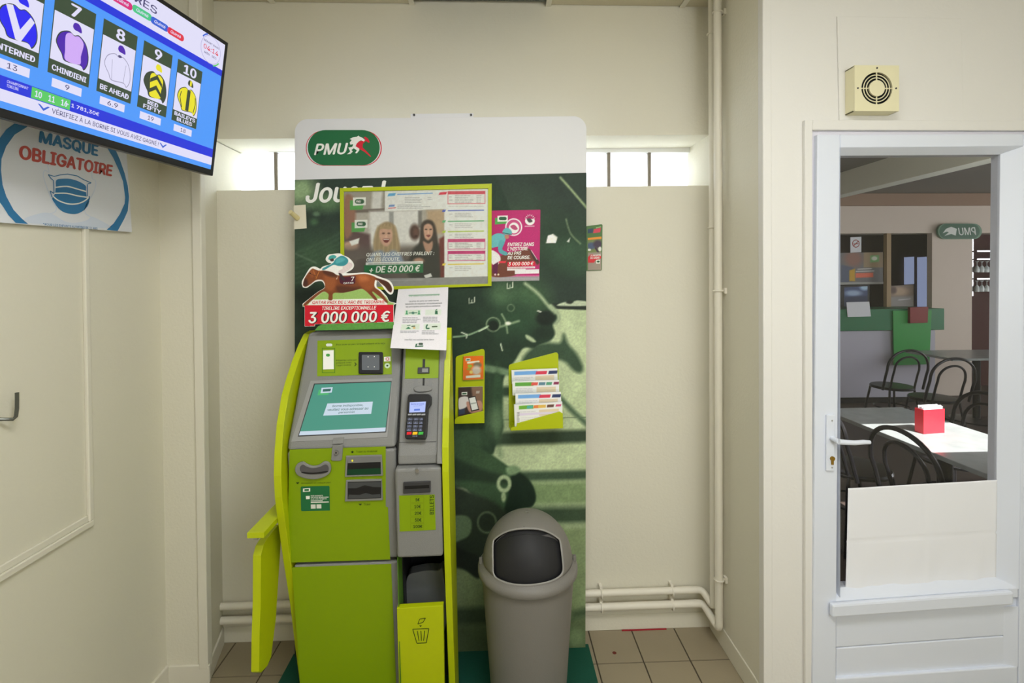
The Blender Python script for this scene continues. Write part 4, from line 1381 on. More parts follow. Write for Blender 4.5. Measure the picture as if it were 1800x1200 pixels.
for k, s_ in enumerate(('Présentez votre pari', 'préparé avec', "l'appli mobile")):
    text(PA, s_, [(591, 631.6 + k * 4.4), ((627, 618, 617)[k], 630.8 + k * 4.4), ((627, 618, 617)[k], 634.2 + k * 4.4), (591, 635.4 + k * 4.4)], 0.0022, dkgreen_ink, up)
MB().flat(PA, [(622.8, 636.8), (624.4, 636.8), (627, 640), (624.4, 643.4), (622.8, 643.4), (625, 640)], 0.0022).build('arrow_mark', dkgreen_ink, up)
sc = P(PA, 'code_scanner', pill(630, 618, 673, 656, r=2.5), 0.0016, 0.012, black, up, 0.003)
P(PA, 'scanner_window', pill(636, 623.4, 667, 650, r=1.5), 0.0121, 0.0126, mat('scanner_glass', (96, 100, 106), 0.15), sc)
for x, y in ((647, 627), (658, 626.6), (647, 644.6), (658, 644.4)):
    MB().flat(PA, ell(x, y, 0.9, 0.9, 8), 0.0129).build('marker_dot', white_ink, sc)
MB().flat(PA, [(674.8, 627), (686.4, 626.4), (686.6, 634.6), (674.8, 635.2)], 0.0020).build('sticker', white_ink, up)
MB().flat(PA, ell(681, 630.8, 3, 3, 16), 0.0023).build('sticker', red_ink, up)
MB().flat(PA, ell(681, 630.8, 2.0, 2.0, 16), 0.0026).build('sticker', white_ink, up)
MB().flat(PA, ell(680.8, 642.4, 4.8, 4.6, 20), 0.0020).build('sticker', mat('pale_green_ink', (186, 206, 176), 0.5), up)
MB().flat(PA, ell(680.8, 642.4, 1.8, 1.6, 12), 0.0024).build('sticker', dkgreen_ink, up)
P(PA, 'screen_surround', [(546, 669), (690, 664.5), (681, 768), (512, 776)], 0.0002, 0.0012, mat('grey_bezel', (138, 138, 137), 0.5), up)
SQ = [(553.5, 675.5), (687.5, 671), (677.2, 758), (525.5, 765)]
P(PA, 'screen_gasket', [(552, 673.8), (688.6, 669.2), (678.4, 759.6), (523.6, 767)], 0.0013, 0.0018, dark_k, up)
scr = MB().flat(PA, SQ, 0.0022).build('touch_screen', emat('screen_teal', (62, 142, 122)), up)
MB().flat(PA, [(527.6, 758), (678.2, 751), (677.2, 758), (525.5, 765)], 0.0026).build('screen_bar', emat('screen_pale', (196, 212, 226)), scr)
MB().flat(PA, [(575.5, 709), (655.5, 705.6), (652.4, 727), (568, 730.2)], 0.0026).build('message_box', emat('screen_pale', (196, 212, 226)), scr)
MB().flat(PA, [(560.5, 685), (580, 684), (577, 693.5), (558, 694.5)], 0.0026).build('screen_logo', emat('screen_green', (70, 176, 104)), scr)
MB().flat(PA, [(565.4, 681.4), (585, 680.2), (583, 689.6), (563.4, 690.8)], 0.0029).build('screen_logo', emat('screen_pale', (196, 212, 226)), scr)
MB().flat(PA, [(568, 683.6), (582, 682.8), (580.8, 687.4), (567, 688.2)], 0.0032).build('screen_logo', emat('screen_dark', (30, 92, 84)), scr)
sdark = emat('screen_dark', (30, 92, 84))
text(PA, 'Borne indisponible,', [(585, 711.6), (639, 709.4), (638, 714), (584, 716.2)], 0.0030, sdark, scr, 0.01)
text(PA, 'veuillez vous adresser au', [(576, 717.8), (648, 714.8), (647, 719.4), (575, 722.2)], 0.0030, sdark, scr, 0.01)
text(PA, 'personnel', [(596, 723), (624, 721.8), (623, 726.2), (595, 727.4)], 0.0030, sdark, scr, 0.01)
# ---- lock tab
P(PA, 'lock_flap', [(586, 769), (605, 768), (603, 779), (584, 780)], 0.0013, 0.004, grey_k, up, 0.001)

# ---- front cover
z6 = lambda pts: zpts(pts, 5.0, 480, 760)
P(PB, 'lime_plate', [(509, 790), (678, 784.6), (678, 890), (682, 892), (686, 983), (511, 988.5), (506.5, 896)], 0.0002, 0.0016, lime, mid)
tab = P(PB, 'lock_tab', [(584, 783), (603, 782), (601, 808), (598, 810), (585, 810), (582, 808)], 0.0016, 0.006, grey_k, mid, 0.0015)
c = PB.at(591.5, 794.5, 0.006)
MB().tube([c, c + PB.N * 0.005], 0.0075, 16).build('lock_cylinder', steel, tab, smooth=True)
MB().tube([c + PB.N * 0.005, c + PB.N * 0.0056], 0.003, 10).build('key_hole', dark_k, tab)
sl = P(PB, 'cheque_slot', smooth(z6([(190, 320), (212, 278), (258, 262), (300, 285), (350, 298), (400, 288), (450, 258), (492, 272), (506, 320), (490, 365), (430, 400), (350, 414), (260, 400), (205, 368)]), 4), 0.0016, 0.012, grey_k, mid, 0.003)
P(PB, 'slot_mouth', smooth(z6([(236, 305), (262, 282), (300, 302), (350, 313), (410, 302), (458, 280), (485, 297), (485, 338), (440, 362), (350, 368), (272, 360), (240, 338)]), 4), 0.0121, 0.0126, mat('dark_grey_slot', (78, 76, 78), 0.5), sl)
MB().flat(PB, smooth(z6([(255, 345), (350, 352), (470, 338), (470, 350), (350, 366), (262, 358)]), 4), 0.0130).build('slot_gap', black, sl)
def recess(name, f, inner, parent):
    t = P(PB, name, z6(f), 0.0016, 0.008, grey_k, parent, 0.002)
    P(PB, 'slot_mouth', z6(inner), 0.0081, 0.0086, black, t)
    return t
s1 = recess('ticket_slot', [(640, 207), (955, 198), (965, 380), (630, 392)], [(657, 220), (945, 212), (948, 366), (648, 376)], mid)
MB().flat(PB, z6([(657, 220), (945, 212), (945, 258), (657, 268)]), 0.0090).build('slot_lip', mat('slot_lip_grey', (112, 112, 112), 0.4), s1)
MB().flat(PB, z6([(655, 325), (945, 312), (948, 364), (648, 374)]), 0.0090).build('slot_tray', mat('slot_green', (14, 58, 36), 0.3), s1)
MB().flat(PB, ell(619.4, 809.4, 1.7, 1.9, 12), 0.0094).build('indicator_light', emat('led_yellow', (236, 226, 40), 1.0), s1)
s2 = recess('ticket_slot', [(640, 420), (955, 410), (965, 596), (630, 608)], [(657, 434), (950, 426), (950, 576), (655, 586)], mid)
MB().flat(PB, z6([(660, 440), (946, 432), (946, 480), (880, 478), (805, 462), (730, 490), (660, 490)]), 0.0090).build('slot_lip', mat('slot_dark_lip', (64, 66, 68), 0.4), s2)
MB().flat(PB, z6([(665, 545), (760, 548), (815, 530), (870, 545), (940, 540), (946, 572), (660, 580)]), 0.0090).build('slot_tray', mat('slot_dark_lip', (64, 66, 68), 0.4), s2)
text(PB, 'Ticket ou récépissé', z6([(730, 160), (915, 154), (915, 174), (730, 181)]), 0.0022, dkgreen_ink, mid)
MB().flat(PB, z6([(680, 172), (697, 160), (714, 172), (704, 172), (704, 180), (690, 180), (690, 172)]), 0.0022).build('arrow_mark', dkgreen_ink, mid)
text(PB, 'Ticket', z6([(796, 622), (856, 620), (856, 638), (796, 641)]), 0.0022, dkgreen_ink, mid)
MB().flat(PB, z6([(750, 626), (782, 625), (766, 642)]), 0.0022).build('arrow_mark', dkgreen_ink, mid)
text(PB, 'Acceptant un chèque pari', z6([(246, 438), (505, 432), (505, 448), (246, 455)]), 0.0022, dkgreen_ink, mid)
MB().flat(PB, z6([(200, 438), (232, 437), (216, 454)]), 0.0022).build('arrow_mark', dkgreen_ink, mid)
stk = P(PB, 'green_sticker', z6([(242, 482), (250, 474), (488, 469), (496, 476), (500, 685), (254, 691), (246, 684)]), 0.0017, 0.0022, green_ink, mid)
MB().flat(PB, z6([(264, 492), (326, 488), (326, 518), (262, 522)]), 0.0025).flat(PB, z6([(288, 558), (322, 556), (322, 584), (290, 586)]), 0.0025).build('sticker_print', white_ink, stk)
MB().flat(PB, z6([(276, 497), (314, 495), (314, 512), (276, 514)]), 0.0028).build('sticker_print', green_ink, stk)
for k, (a, b) in enumerate(((332, 438), (332, 488), (332, 470))):
    text(PB, ('PARI GAGNANTS', 'ON VOUS REMBOURSE', 'SUR VOS TICKETS')[k], z6([(a, 551 + k * 14), (b, 548 + k * 14), (b, 559 + k * 14), (a, 562 + k * 14)]), 0.0025, white_ink, stk, 0.02)
mb = MB()
mb.flat(PB, z6([(332, 597), (436, 594), (436, 603), (332, 606)]), 0.0025).flat(PB, z6([(332, 610), (490, 605), (490, 614), (332, 619)]), 0.0025)
mb.flat(PB, z6([(332, 632), (374, 631), (375, 668), (333, 669)]), 0.0025).flat(PB, z6([(382, 631), (424, 630), (425, 666), (383, 667)]), 0.0025)
mb.build('sticker_print', mat('sticker_white', (206, 206, 198), 0.5), stk)

# ---- lower door
P(PC, 'lime_plate', [(513, 997), (687.5, 991), (699, 1262), (533, 1272)], 0.0002, 0.0016, lime, low)

# ---- payment column
kx('payment_core', [(2.0, 0.06), (2.0, 1.40), (1.89, 1.40), (1.735, 1.02), (1.74, 0.70), (1.95, 0.69), (1.95, 0.06)], -0.347, -0.192, black, 0)
pay = kx('payment_column', [(2.0, 1.41), (1.875, 1.41), (1.715, 1.02), (1.712, 0.989), (2.0, 0.989)], -0.340, -0.190, grey_k, 0.008)
P(PD, 'column_rib', [(773, 600), (785, 600), (779.5, 815), (767.5, 815)], 0.0002, 0.010, grey_k, pay, 0.003)
P(PD, 'lime_plate', [(714, 590), (773, 588), (770.5, 664), (711.7, 665.5)], 0.0002, 0.0016, lime, pay)
P(PD, 'card_channel', [(743, 631), (747.4, 631), (747, 646), (742.6, 646)], 0.0016, 0.0022, black, pay)
rb = P(PD, 'card_sensor', [(734.5, 645.4), (754.8, 645), (754.5, 655.8), (734, 656.2)], 0.0016, 0.007, dark_k, pay, 0.001)
P(PD, 'sensor_window', [(742, 647.4), (752.4, 647.2), (752.2, 653.6), (741.8, 653.8)], 0.0071, 0.0076, mat('sensor_grey', (128, 130, 128), 0.3), rb)
P(PD, 'card_channel', [(743.2, 664), (746.4, 664), (746, 678), (742.8, 678)], 0.0006, 0.0018, black, pay)
P(PD, 'finger_recess', smooth([(729, 666), (735, 665), (735, 676), (752, 676), (754, 665), (758, 666), (759, 682), (752, 687), (735, 688), (727, 683)], 3), 0.0002, 0.0012, mat('finger_grey', (118, 118, 118), 0.5), pay)
P(PD, 'finger_lip', smooth([(727, 682), (736, 678), (752, 677.6), (759, 681), (757, 686), (745, 688), (732, 688)], 4), 0.0012, 0.008, grey_k, pay, 0.002)
P(PD, 'seam_line', [(698, 777), (767, 775.4), (767, 776.4), (698, 778)], 0.0001, 0.0005, dark_k, pay)
z9 = lambda pts: zpts(pts, 6.0, 695, 600)
cr = P(PD, 'card_reader', z9([(128, 590), (136, 566), (152, 553), (345, 553), (368, 562), (378, 580), (378, 655), (345, 700), (328, 985), (318, 1018), (305, 1032), (112, 1027), (100, 1012), (100, 995), (118, 760)]), 0.004, 0.030, black, pay, 0.004)
kink = emat('key_glow', (150, 160, 196), 0.8)
MB().flat(PD, z9([(152, 640), (322, 633), (312, 744), (146, 750)]), 0.0305).build('reader_screen', emat('reader_blue', (176, 192, 255), 1.0), cr)
rdark = emat('reader_ink', (50, 70, 190), 1.0)
text(PD, 'Borne en cours', z9([(166, 652), (304, 647), (303, 664), (165, 670)]), 0.0308, rdark, cr, 0.01, part='reader_text')
text(PD, 'veuillez patienter', z9([(190, 676), (285, 672), (285, 681), (190, 685)]), 0.0308, rdark, cr, part='reader_text')
MB().flat(PD, z9([(198, 712), (260, 709), (259, 727), (197, 731)]), 0.0308).build('reader_button', emat('reader_btn', (70, 110, 210), 1.0), cr)
key_m = mat('reader_key', (74, 78, 92), 0.4)
for k in range(4):
    P(PD, 'function_key', z9([(134 + 47 * k, 762), (174 + 47 * k, 760), (173 + 47 * k, 776), (132 + 47 * k, 778)]), 0.0300, 0.0318, mat('function_key_grey', (150, 152, 156), 0.4), cr)
for j, y in enumerate((805, 843, 880, 917)):
    for i, (xa, xb) in enumerate(((130, 180), (193, 243), (254, 292))):
        sh_ = -4 * j
        kk = P(PD, 'number_key', z9([(xa + sh_, y), (xb + sh_, y - 2), (xb + sh_, y + 24), (xa + sh_, y + 26)]), 0.0300, 0.0322, key_m, cr)
        MB().flat(PD, z9([(xa + sh_ + 2, y + 20), (xb + sh_ - 2, y + 19), (xb + sh_ - 2, y + 23), (xa + sh_ + 2, y + 24)]), 0.0326).build('key_edge', kink, kk)
        d_ = '123456789*0#'[j * 3 + i]
        text(PD, d_, z9([(xa + sh_ + 17, y + 4), (xa + sh_ + 29, y + 4), (xa + sh_ + 29, y + 17), (xa + sh_ + 17, y + 17)]), 0.0326, kink, kk, 0.02)
for xa, nm, cc in ((118, 'red', (206, 30, 40)), (180, 'yellow', (232, 176, 30)), (241, 'green', (60, 168, 66))):
    P(PD, nm + '_key', z9([(xa + 4, 954), (xa + 54, 952), (xa + 50, 980), (xa, 983)]), 0.0300, 0.0322, mat('key_' + nm, cc, 0.35), cr)
mb = MB()
for k in range(3):
    mb.flat(PD, ell(695 + (188 + 18 * k) / 6, 600 + 997 / 6, 1.0, 0.9, 8), 0.0305)
mb.build('contactless_dots', kink, cr)

# ---- banknote unit
bn = kx('banknote_unit', [(1.95, 0.985), (1.688, 0.985), (1.700, 0.672), (1.95, 0.672)], -0.347, -0.190, grey_k, 0.010)
c = PE.at(733.6, 826, 0.0)
MB().tube([c + PE.N * 0.0005, c + PE.N * 0.007], 0.0065, 12).build('lock_knob', steel, bn, smooth=True)
nt_ = P(PE, 'note_slot', z6([(1143, 440), (1385, 430), (1383, 528), (1143, 540)]), 0.0003, 0.008, dark_k, bn, 0.002)
MB().flat(PE, z6([(1155, 470), (1372, 460), (1372, 488), (1155, 498)]), 0.0083).build('slot_gap', mat('pure_black', (10, 10, 10), 0.6), nt_)
P(PE, 'lime_plate', z6([(1107, 555), (1420, 545), (1430, 855), (1113, 870)]), 0.0002, 0.0016, lime, bn)
for k, s_ in enumerate(('5€', '10€', '20€', '50€', '100€')):
    y = (590, 650, 708, 768, 825)[k]
    w_ = (1252, 1242, 1244, 1246, 1232)[k], (1288, 1298, 1304, 1304, 1312)[k]
    text(PE, s_, z6([(w_[0], y - 13), (w_[1], y - 15), (w_[1], y + 13), (w_[0], y + 15)]), 0.0022, dkgreen_ink, bn, 0.025)
    x0, y0 = z6([(1208, y - 27)])[0]
    x1, y1 = z6([(1326, y + 26)])[0]
    outline(PE, 'note_box', x0, y0, x1, y1, 0.45, 0.0020, mat('dark_lime_ink', (108, 124, 4), 0.5), bn)
q = z6([(1377, 720), (1377, 552), (1414, 550), (1414, 718)])
text(PE, 'BILLETS', q, 0.0022, dkgreen_ink, bn, 0.02)

# ---- ticket bin below the banknote unit
P(PF, 'bin_front', [(697.5, 1069), (779, 1064), (782, 1262), (703, 1270)], -0.022, 0.0, lime2, K, 0.0015)
LN = Plane(MK @ Vector((-0.25, 1.845, 0.5)), (0, -1, 0))
P(LN, 'bin_liner', smooth([(703, 1110), (707.5, 1062), (714, 1022), (719, 1010), (729, 1006.5), (748, 1003), (770, 1003), (779, 1006), (781, 1110)], 4), -0.05, 0, mat('liner_grey', (104, 106, 108), 0.6), K, 0.006)
kx('bin_side', [(1.72, 0.06), (1.95, 0.06), (1.95, 0.665), (1.72, 0.665)], -0.3505, -0.3475, mat('moss_green_lacquer', (70, 110, 24), 0.5), 0)
ik = MB()
z7 = lambda p: zpts(p, 4.5, 430, 960)
for pth, w_ in (([(1330, 655), (1458, 650)], 6), ([(1330, 655), (1362, 766)], 6), ([(1362, 766), (1437, 763)], 6), ([(1437, 763), (1458, 650)], 6), ([(1366, 668), (1380, 748)], 6), ([(1394, 668), (1399, 747)], 6), ([(1424, 666), (1416, 746)], 6),
               ([(1370, 615), (1385, 575)], 5), ([(1385, 575), (1430, 567)], 5), ([(1430, 567), (1412, 600)], 5), ([(1412, 600), (1370, 615)], 5)):
    ik.flat(PF, z7(stroke(pth, w_)), 0.0008)
ik.flat(PF, z7([(1380, 626), (1404, 625), (1392, 636)]), 0.0008)
ik.build('waste_symbol', dkgreen_ink, K)

# ---- side boards
lp = [(2.04, 1.43), (1.977, 1.422), (1.92, 1.385), (1.86, 1.335), (1.805, 1.28), (1.763, 1.229), (1.72, 1.14), (1.697, 1.049), (1.688, 0.975), (1.692, 0.90), (1.706, 0.831), (1.747, 0.65), (1.790, 0.483), (1.83, 0.28), (1.864, 0.113), (1.885, 0.022), (2.04, 0.022)]
kx('side_board', lp, -0.752, -0.727, lime2, 0.002)
rp = [(1.915, 1.44), (1.905, 1.442), (1.868, 1.40), (1.80, 1.27), (1.735, 1.14), (1.700, 1.05), (1.690, 0.97), (1.694, 0.83), (1.705, 0.65), (1.735, 0.40), (1.765, 0.20), (1.785, 0.022), (1.915, 0.022)]
kx('side_board', rp, -0.186, -0.163, lime2, 0.002)

# ---- folding side shelf
WG = Plane((-0.785, 0, 0), (1, 0, 0))
P(WG, 'shelf_leaf', [(490, 921.7), (494, 924), (495.5, 929), (493.5, 955), (485, 1088), (476.5, 1155), (470, 1170), (459, 1182), (455.5, 1180), (456, 1120), (458, 1060), (458.5, 976), (463, 958), (472, 944), (483, 930)], -0.026, 0, lime2, K, 0.001)
MB().box(-0.806, -0.752, 1.615, 1.87, 0.800, 0.818).build('shelf_arm', lime2, K, 0.001)
MB().box(-0.803, -0.790, 1.650, 1.675, 0.776, 0.800).tube([(-0.803, 1.662, 0.79), (-0.785, 1.662, 0.79)], 0.007, 10).build('hinge', steel, K)

# ================================================================ CUT-OUT RACEHORSE SIGN ON TOP
YC = 1.915
CUT = Plane((0, YC, 0), (0, -1, 0))
zc = lambda pts: zpts(pts, 5.806, 510, 430)
ct = thing('cutout_sign', 'cut-out cardboard racehorse and jockey sign over a red prize banner', 'sign', CUT.at(612, 578))
outl = zc(smooth([(118, 400), (124, 365), (150, 320), (200, 240), (250, 222), (305, 245), (335, 222), (420, 195), (385, 180), (362, 148), (385, 105), (430, 95), (500, 88), (535, 105), (592, 130), (640, 180), (648, 222), (622, 258), (570, 288), (650, 290), (760, 283), (850, 303), (920, 330), (1000, 358), (1040, 400), (1056, 450), (1045, 498), (1015, 506), (975, 470), (925, 402), (888, 368), (882, 430), (930, 468), (985, 528), (1010, 575), (1060, 590), (1085, 600)], 4, False)) + \
       zc([(1056, 614), (1056, 790), (250, 812), (250, 832), (148, 834), (148, 634), (128, 632), (126, 606)]) + zc(smooth([(130, 600), (200, 545), (280, 482), (348, 440), (345, 400), (320, 372), (255, 380), (200, 420), (165, 440), (130, 434)], 4, False))
MB().prism(CUT, outl, -0.004, 0).build('card_body', mat('white_card', (226, 222, 216), 0.6), ct)
r = Raster(CUT, 527, 443, 698, 576, 0.55, 0.0005, (224, 220, 214))
inner = np.minimum(r.sd(outl) + 0.2, 1e9)
r.keep = inner < 0
r.poly(zc([(120, 640), (230, 560), (330, 480), (480, 470), (720, 450), (860, 450), (960, 520), (1060, 600), (1090, 640)]), (142, 174, 96), 3)
r.poly(zc([(120, 632), (200, 560), (240, 560), (170, 632)]), (160, 184, 110), 2)
r.poly(zc([(215, 560), (980, 548), (990, 604), (1000, 616), (180, 618)]), (222, 220, 212), 1)
br, br2, br3 = (116, 62, 34), (150, 84, 46), (66, 36, 28)
horse = zc(smooth([(132, 400), (145, 350), (175, 300), (212, 255), (232, 242), (245, 248), (300, 266), (340, 262), (430, 280), (480, 310), (560, 315), (650, 308), (760, 298), (840, 316), (890, 340), (985, 372), (1025, 410), (1040, 455), (1028, 486), (1000, 470), (960, 420), (900, 378), (868, 360), (862, 430), (915, 472), (968, 535), (1000, 588), (980, 590), (950, 560), (895, 515), (845, 478), (842, 492), (876, 535), (890, 562), (862, 562), (822, 520), (770, 470), (725, 450), (640, 470), (540, 490), (442, 494), (432, 560), (390, 560), (392, 505), (345, 478), (290, 510), (225, 565), (160, 618), (134, 618), (150, 592), (230, 520), (300, 470), (352, 430), (350, 385), (322, 358), (262, 362), (205, 405), (162, 428), (138, 422)], 4))
r.poly(horse, br, 1)
def hp_(pts, col, soft, a=1.0):
    m = np.clip(0.5 - r.sd(zc(smooth(pts, 4))) / soft, 0, 1) * np.clip(0.5 - r.sd(horse) / 1.0, 0, 1) * a
    r.mix(m, col)
hp_([(660, 305), (760, 300), (850, 330), (860, 420), (800, 470), (740, 440), (690, 380)], (140, 76, 40), 5)
hp_([(700, 315), (780, 315), (800, 360), (720, 370)], (172, 100, 58), 7)
hp_([(350, 300), (430, 300), (470, 380), (430, 470), (360, 440)], br2, 6, 0.8)
hp_([(340, 265), (430, 275), (480, 320), (420, 330), (350, 300)], br3, 4, 0.8)
hp_([(480, 420), (640, 430), (720, 440), (640, 480), (500, 495)], br3, 6, 0.7)
hp_([(880, 340), (985, 370), (1040, 420), (1035, 490), (1000, 470), (940, 400)], (60, 34, 28), 3, 0.85)
hp_([(130, 390), (150, 350), (175, 360), (180, 410), (150, 430)], (70, 40, 32), 4)
hp_([(205, 265), (240, 245), (260, 300), (215, 330)], br2, 5, 0.7)
r.line(zc([(238, 265), (262, 330)]), 0.9, (180, 110, 50), 1)
r.line(zc([(300, 262), (265, 345)]), 1.0, (190, 120, 50), 1)
r.line(zc([(215, 300), (262, 318)]), 0.8, (70, 40, 30), 1)
r.blob(*zc([(205, 292)])[0], 1.3, 1.0, (20, 14, 14), 0.4)
r.poly(zc(smooth([(505, 320), (560, 330), (660, 316), (664, 350), (650, 402), (530, 400), (505, 372)], 3)), (72, 26, 44), 1)
r.poly(zc(smooth([(540, 218), (590, 178), (628, 190), (636, 216), (604, 254), (545, 286), (510, 300), (488, 290), (500, 262), (535, 246)], 4)), (206, 192, 190), 1)
r.poly(zc(smooth([(495, 292), (522, 296), (545, 330), (565, 362), (545, 368), (520, 345)], 4)), (58, 44, 48), 1)
r.poly(zc(smooth([(440, 182), (468, 142), (530, 112), (585, 142), (590, 180), (552, 214), (490, 216), (440, 206), (352, 256), (330, 244), (420, 194)], 4)), (54, 134, 142), 1)
r.poly(zc(smooth([(470, 150), (520, 130), (560, 150), (520, 180), (470, 190)], 4)), (92, 166, 170), 3, 0.7)
r.poly(zc(smooth([(392, 150), (400, 118), (440, 104), (470, 118), (462, 138), (420, 152)], 4)), (66, 150, 146), 1)
r.poly(zc(smooth([(405, 150), (440, 140), (446, 162), (420, 170)], 4)), (70, 52, 48), 1)
r.poly(zc([(486, 320), (478, 352), (470, 350)]), (224, 214, 206), 1)
r.poly(zc([(148, 618), (1056, 612), (1056, 836), (148, 836)]), (192, 24, 44), 1)
for k in range(40):
    a = 250 + k * 20.5
r.noise(0.05, 1.2)
r.build('printed_face', ct, printm)
text(CUT, '7', zc([(622, 328), (655, 325), (650, 368), (622, 372)]), 0.0012, white_ink, ct, 0.02)
text(CUT, 'QATAR', zc([(545, 384), (648, 380), (648, 398), (545, 402)]), 0.0012, white_ink, ct, 0.02)
text(CUT, "QATAR PRIX DE L'ARC DE TRIOMPHE", zc([(228, 572), (970, 566), (970, 602), (226, 607)]), 0.0012, red_ink, ct, 0.012, 0.15)
text(CUT, 'TIRELIRE EXCEPTIONNELLE', zc([(326, 630), (880, 624), (878, 660), (324, 665)]), 0.0012, white_ink, ct, 0.02, 0.15)
text(CUT, '3 000 000 €', zc([(196, 688), (1028, 678), (1026, 790), (194, 806)]), 0.0010, black, ct, 0.045, 0.12)
text(CUT, '3 000 000 €', zc([(188, 684), (1022, 674), (1020, 786), (186, 802)]), 0.0016, white_ink, ct, 0.03, 0.12)
gs = [(553, 580.5), (559, 573.5), (566, 570), (600, 568.6), (640, 567.4), (692, 566), (692, 577), (620, 579.5)]
P(CUT, 'grass_strip', gs, 0.002, 0.006, mat('grass_green_print', (84, 142, 62), 0.6, var=0.3, vscale=120), ct)

# ================================================================ INFORMATION SHEET
tl, tr_, bl_, br_ = (700, 508), (788, 504.3), (686, 611.5), (784.5, 615.5)
p0, p1 = atY(700, 508, 2.088), atY(788, 504.3, 2.088)
p2 = atY(735, 613.5, 1.800)
NI = (p1 - p0).cross(p2 - p0).normalized()
if NI.y > 0: NI = -NI
INF = Plane(p0, NI, (p0 + p1) / 2 - p2)
inf = thing('information_sheet', 'white printed information sheet hanging in front of the terminal top', 'paper', p2)
r = qraster(INF, [tl, tr_, br_, bl_], 0.6, 0.0, (222, 219, 222))
gi, gt = (92, 140, 104), (70, 72, 78)
r.scribble(719, 518.5, 772, 519.5, 1, (120, 160, 130), 1.8, 0.8, -0.03)
r.poly([(712, 545), (740, 544), (739, 553.5), (711, 554)], (204, 216, 200), 2)
r.poly([(748, 544), (776, 543.5), (775, 553.5), (747, 554)], (210, 218, 206), 2)
r.poly([(706, 570), (738, 569), (737, 579), (704, 580)], (206, 216, 200), 2)
r.poly([(745, 569), (775, 568), (774, 579), (744, 580)], (208, 216, 204), 2)
for x in (715, 736.5):
    r.blob(x, 547, 1.4, 1.4, (70, 150, 100), 0.4)
    r.poly([(x - 2.4, 552.5), (x + 2.4, 552.5), (x + 1, 548.5), (x - 1, 548.5)], (70, 150, 100), 1)
r.line([(719, 550), (733, 549.6)], 1.3, (60, 120, 80), 0.8)
r.blob(726, 549.8, 2.4, 2.2, (70, 120, 100), 0.4)
r.poly([(765, 546), (769, 546), (769.5, 552), (764.5, 552)], (34, 90, 60), 1)
r.line([(766, 545), (768, 543.6)], 1.2, (34, 90, 60), 0.8)
r.poly([(713, 578), (722, 577.6), (718, 574)], (40, 110, 70), 1)
r.line([(716, 572), (721, 571.6)], 1.2, (60, 100, 80), 0.8)
r.line([(724, 573.4), (729, 573)], 1.8, (80, 100, 70), 0.8)
r.blob(728, 576, 2.4, 1.6, (206, 170, 110), 0.5)
r.line(smooth([(751, 571), (749.5, 574), (750, 577), (754, 577)], 4, False), 2.2, (34, 90, 60), 0.9)
r.line([(760, 574), (768, 573.6)], 2.0, (70, 90, 60), 0.9)
r.scribble(708, 557, 739, 568, 4, gt, 0.9, 0.65)
r.scribble(744, 556, 775, 567, 4, gt, 0.9, 0.65)
r.scribble(704, 580.5, 736, 585, 2, gt, 0.9, 0.65)
r.scribble(742, 580, 772, 588, 3, gt, 0.9, 0.65)
r.poly([(731, 604), (734, 603.6), (732.4, 607.6), (744, 607), (743.6, 609.2), (729.6, 609.8)], (40, 90, 60), 0.9)
r.poly(pill(735.6, 602.4, 743.6, 606.2), (60, 80, 66), 0.9)
r.noise(0.02, 1.2)
o = r.build('printed_sheet', inf, printm)
md = o.modifiers.new('thickness', 'SOLIDIFY'); md.thickness = 0.0004
inkd = mat('ink_black', (60, 62, 70), 0.7)
text(INF, 'INFORMATION IMPORTANTE', [(719, 518.6), (772, 516.4), (772, 519.6), (719, 521.8)], 0.0008, mat('pale_green_print', (120, 158, 128), 0.7), inf)
for k, (s_, a, b) in enumerate((('La prise de paris sur cette borne', 719, 771), ('nécessite de respecter scrupuleusement', 712.5, 777), ('les principales précautions sanitaires', 713.5, 774))):
    y = 528 + k * 4.8
    text(INF, s_, [(a, y), (b, y - 1.8), (b, y + 1.6), (a, y + 3.4)], 0.0008, inkd, inf, 0.008)
text(INF, 'Votre PMU vous souhaite bonne chance', [(711, 595.4), (763, 595), (763, 598), (711, 598.4)], 0.0008, inkd, inf)

# ================================================================ SWING BIN
BX, BY = atY(927.5, 1000, 1.85).x, 1.85
bin_ = thing('waste_bin', 'grey plastic waste bin with domed lid and dark front opening', 'bin', (BX, BY, 0.02))
bg_m = mat('bin_grey', (110, 107, 102), 0.5, bump=0.12, bscale=300)
bg_l = mat('bin_rim_grey', (138, 136, 132), 0.45)
MB().lathe([(0.132, 0.0205), (0.137, 0.024), (0.1735, 0.545), (0.1735, 0.56)], BX, BY, 64).build('bin_body', bg_m, bin_, smooth=True)
lid = MB().lathe([(0.168, 0.548), (0.183, 0.535), (0.187, 0.541), (0.187, 0.556), (0.181, 0.565), (0.172, 0.570), (0.168, 0.578), (0.164, 0.578)], BX, BY, 72, False).build('lid_rim', bg_m, bin_, smooth=True)
RD, ZD = 0.168, 0.574
BC = Vector((BX, BY, ZD))
def dome(rad, n=64, m=20):
    return MB().lathe([(rad * math.cos(math.pi / 2 * k / m) + 1e-5, ZD + 1.06 * rad * math.sin(math.pi / 2 * k / m)) for k in range(m + 1)], BX, BY, n, False)
mouth = smooth([(866.5, 990), (866.5, 955), (872, 945), (888, 935), (906, 930), (926, 928.5), (948, 930), (966, 936), (980, 945), (985, 953), (989, 985), (989.5, 1003), (982, 1014), (962, 1023), (930, 1028), (898, 1026), (876, 1018), (867.5, 1008)], 5)
dm = dome(RD)
ob = dm.build('dome', bg_m, bin_, smooth=True)
so = ob.modifiers.new('s', 'SOLIDIFY'); so.thickness = 0.004; so.offset = -1
cut = MB().hexa([atY(x, y, 1.55) for x, y in mouth], [atY(x, y, 1.846) for x, y in mouth]).build('cutter', bg_m, None)
bo = ob.modifiers.new('b', 'BOOLEAN'); bo.operation = 'DIFFERENCE'; bo.object = cut; bo.solver = 'EXACT'
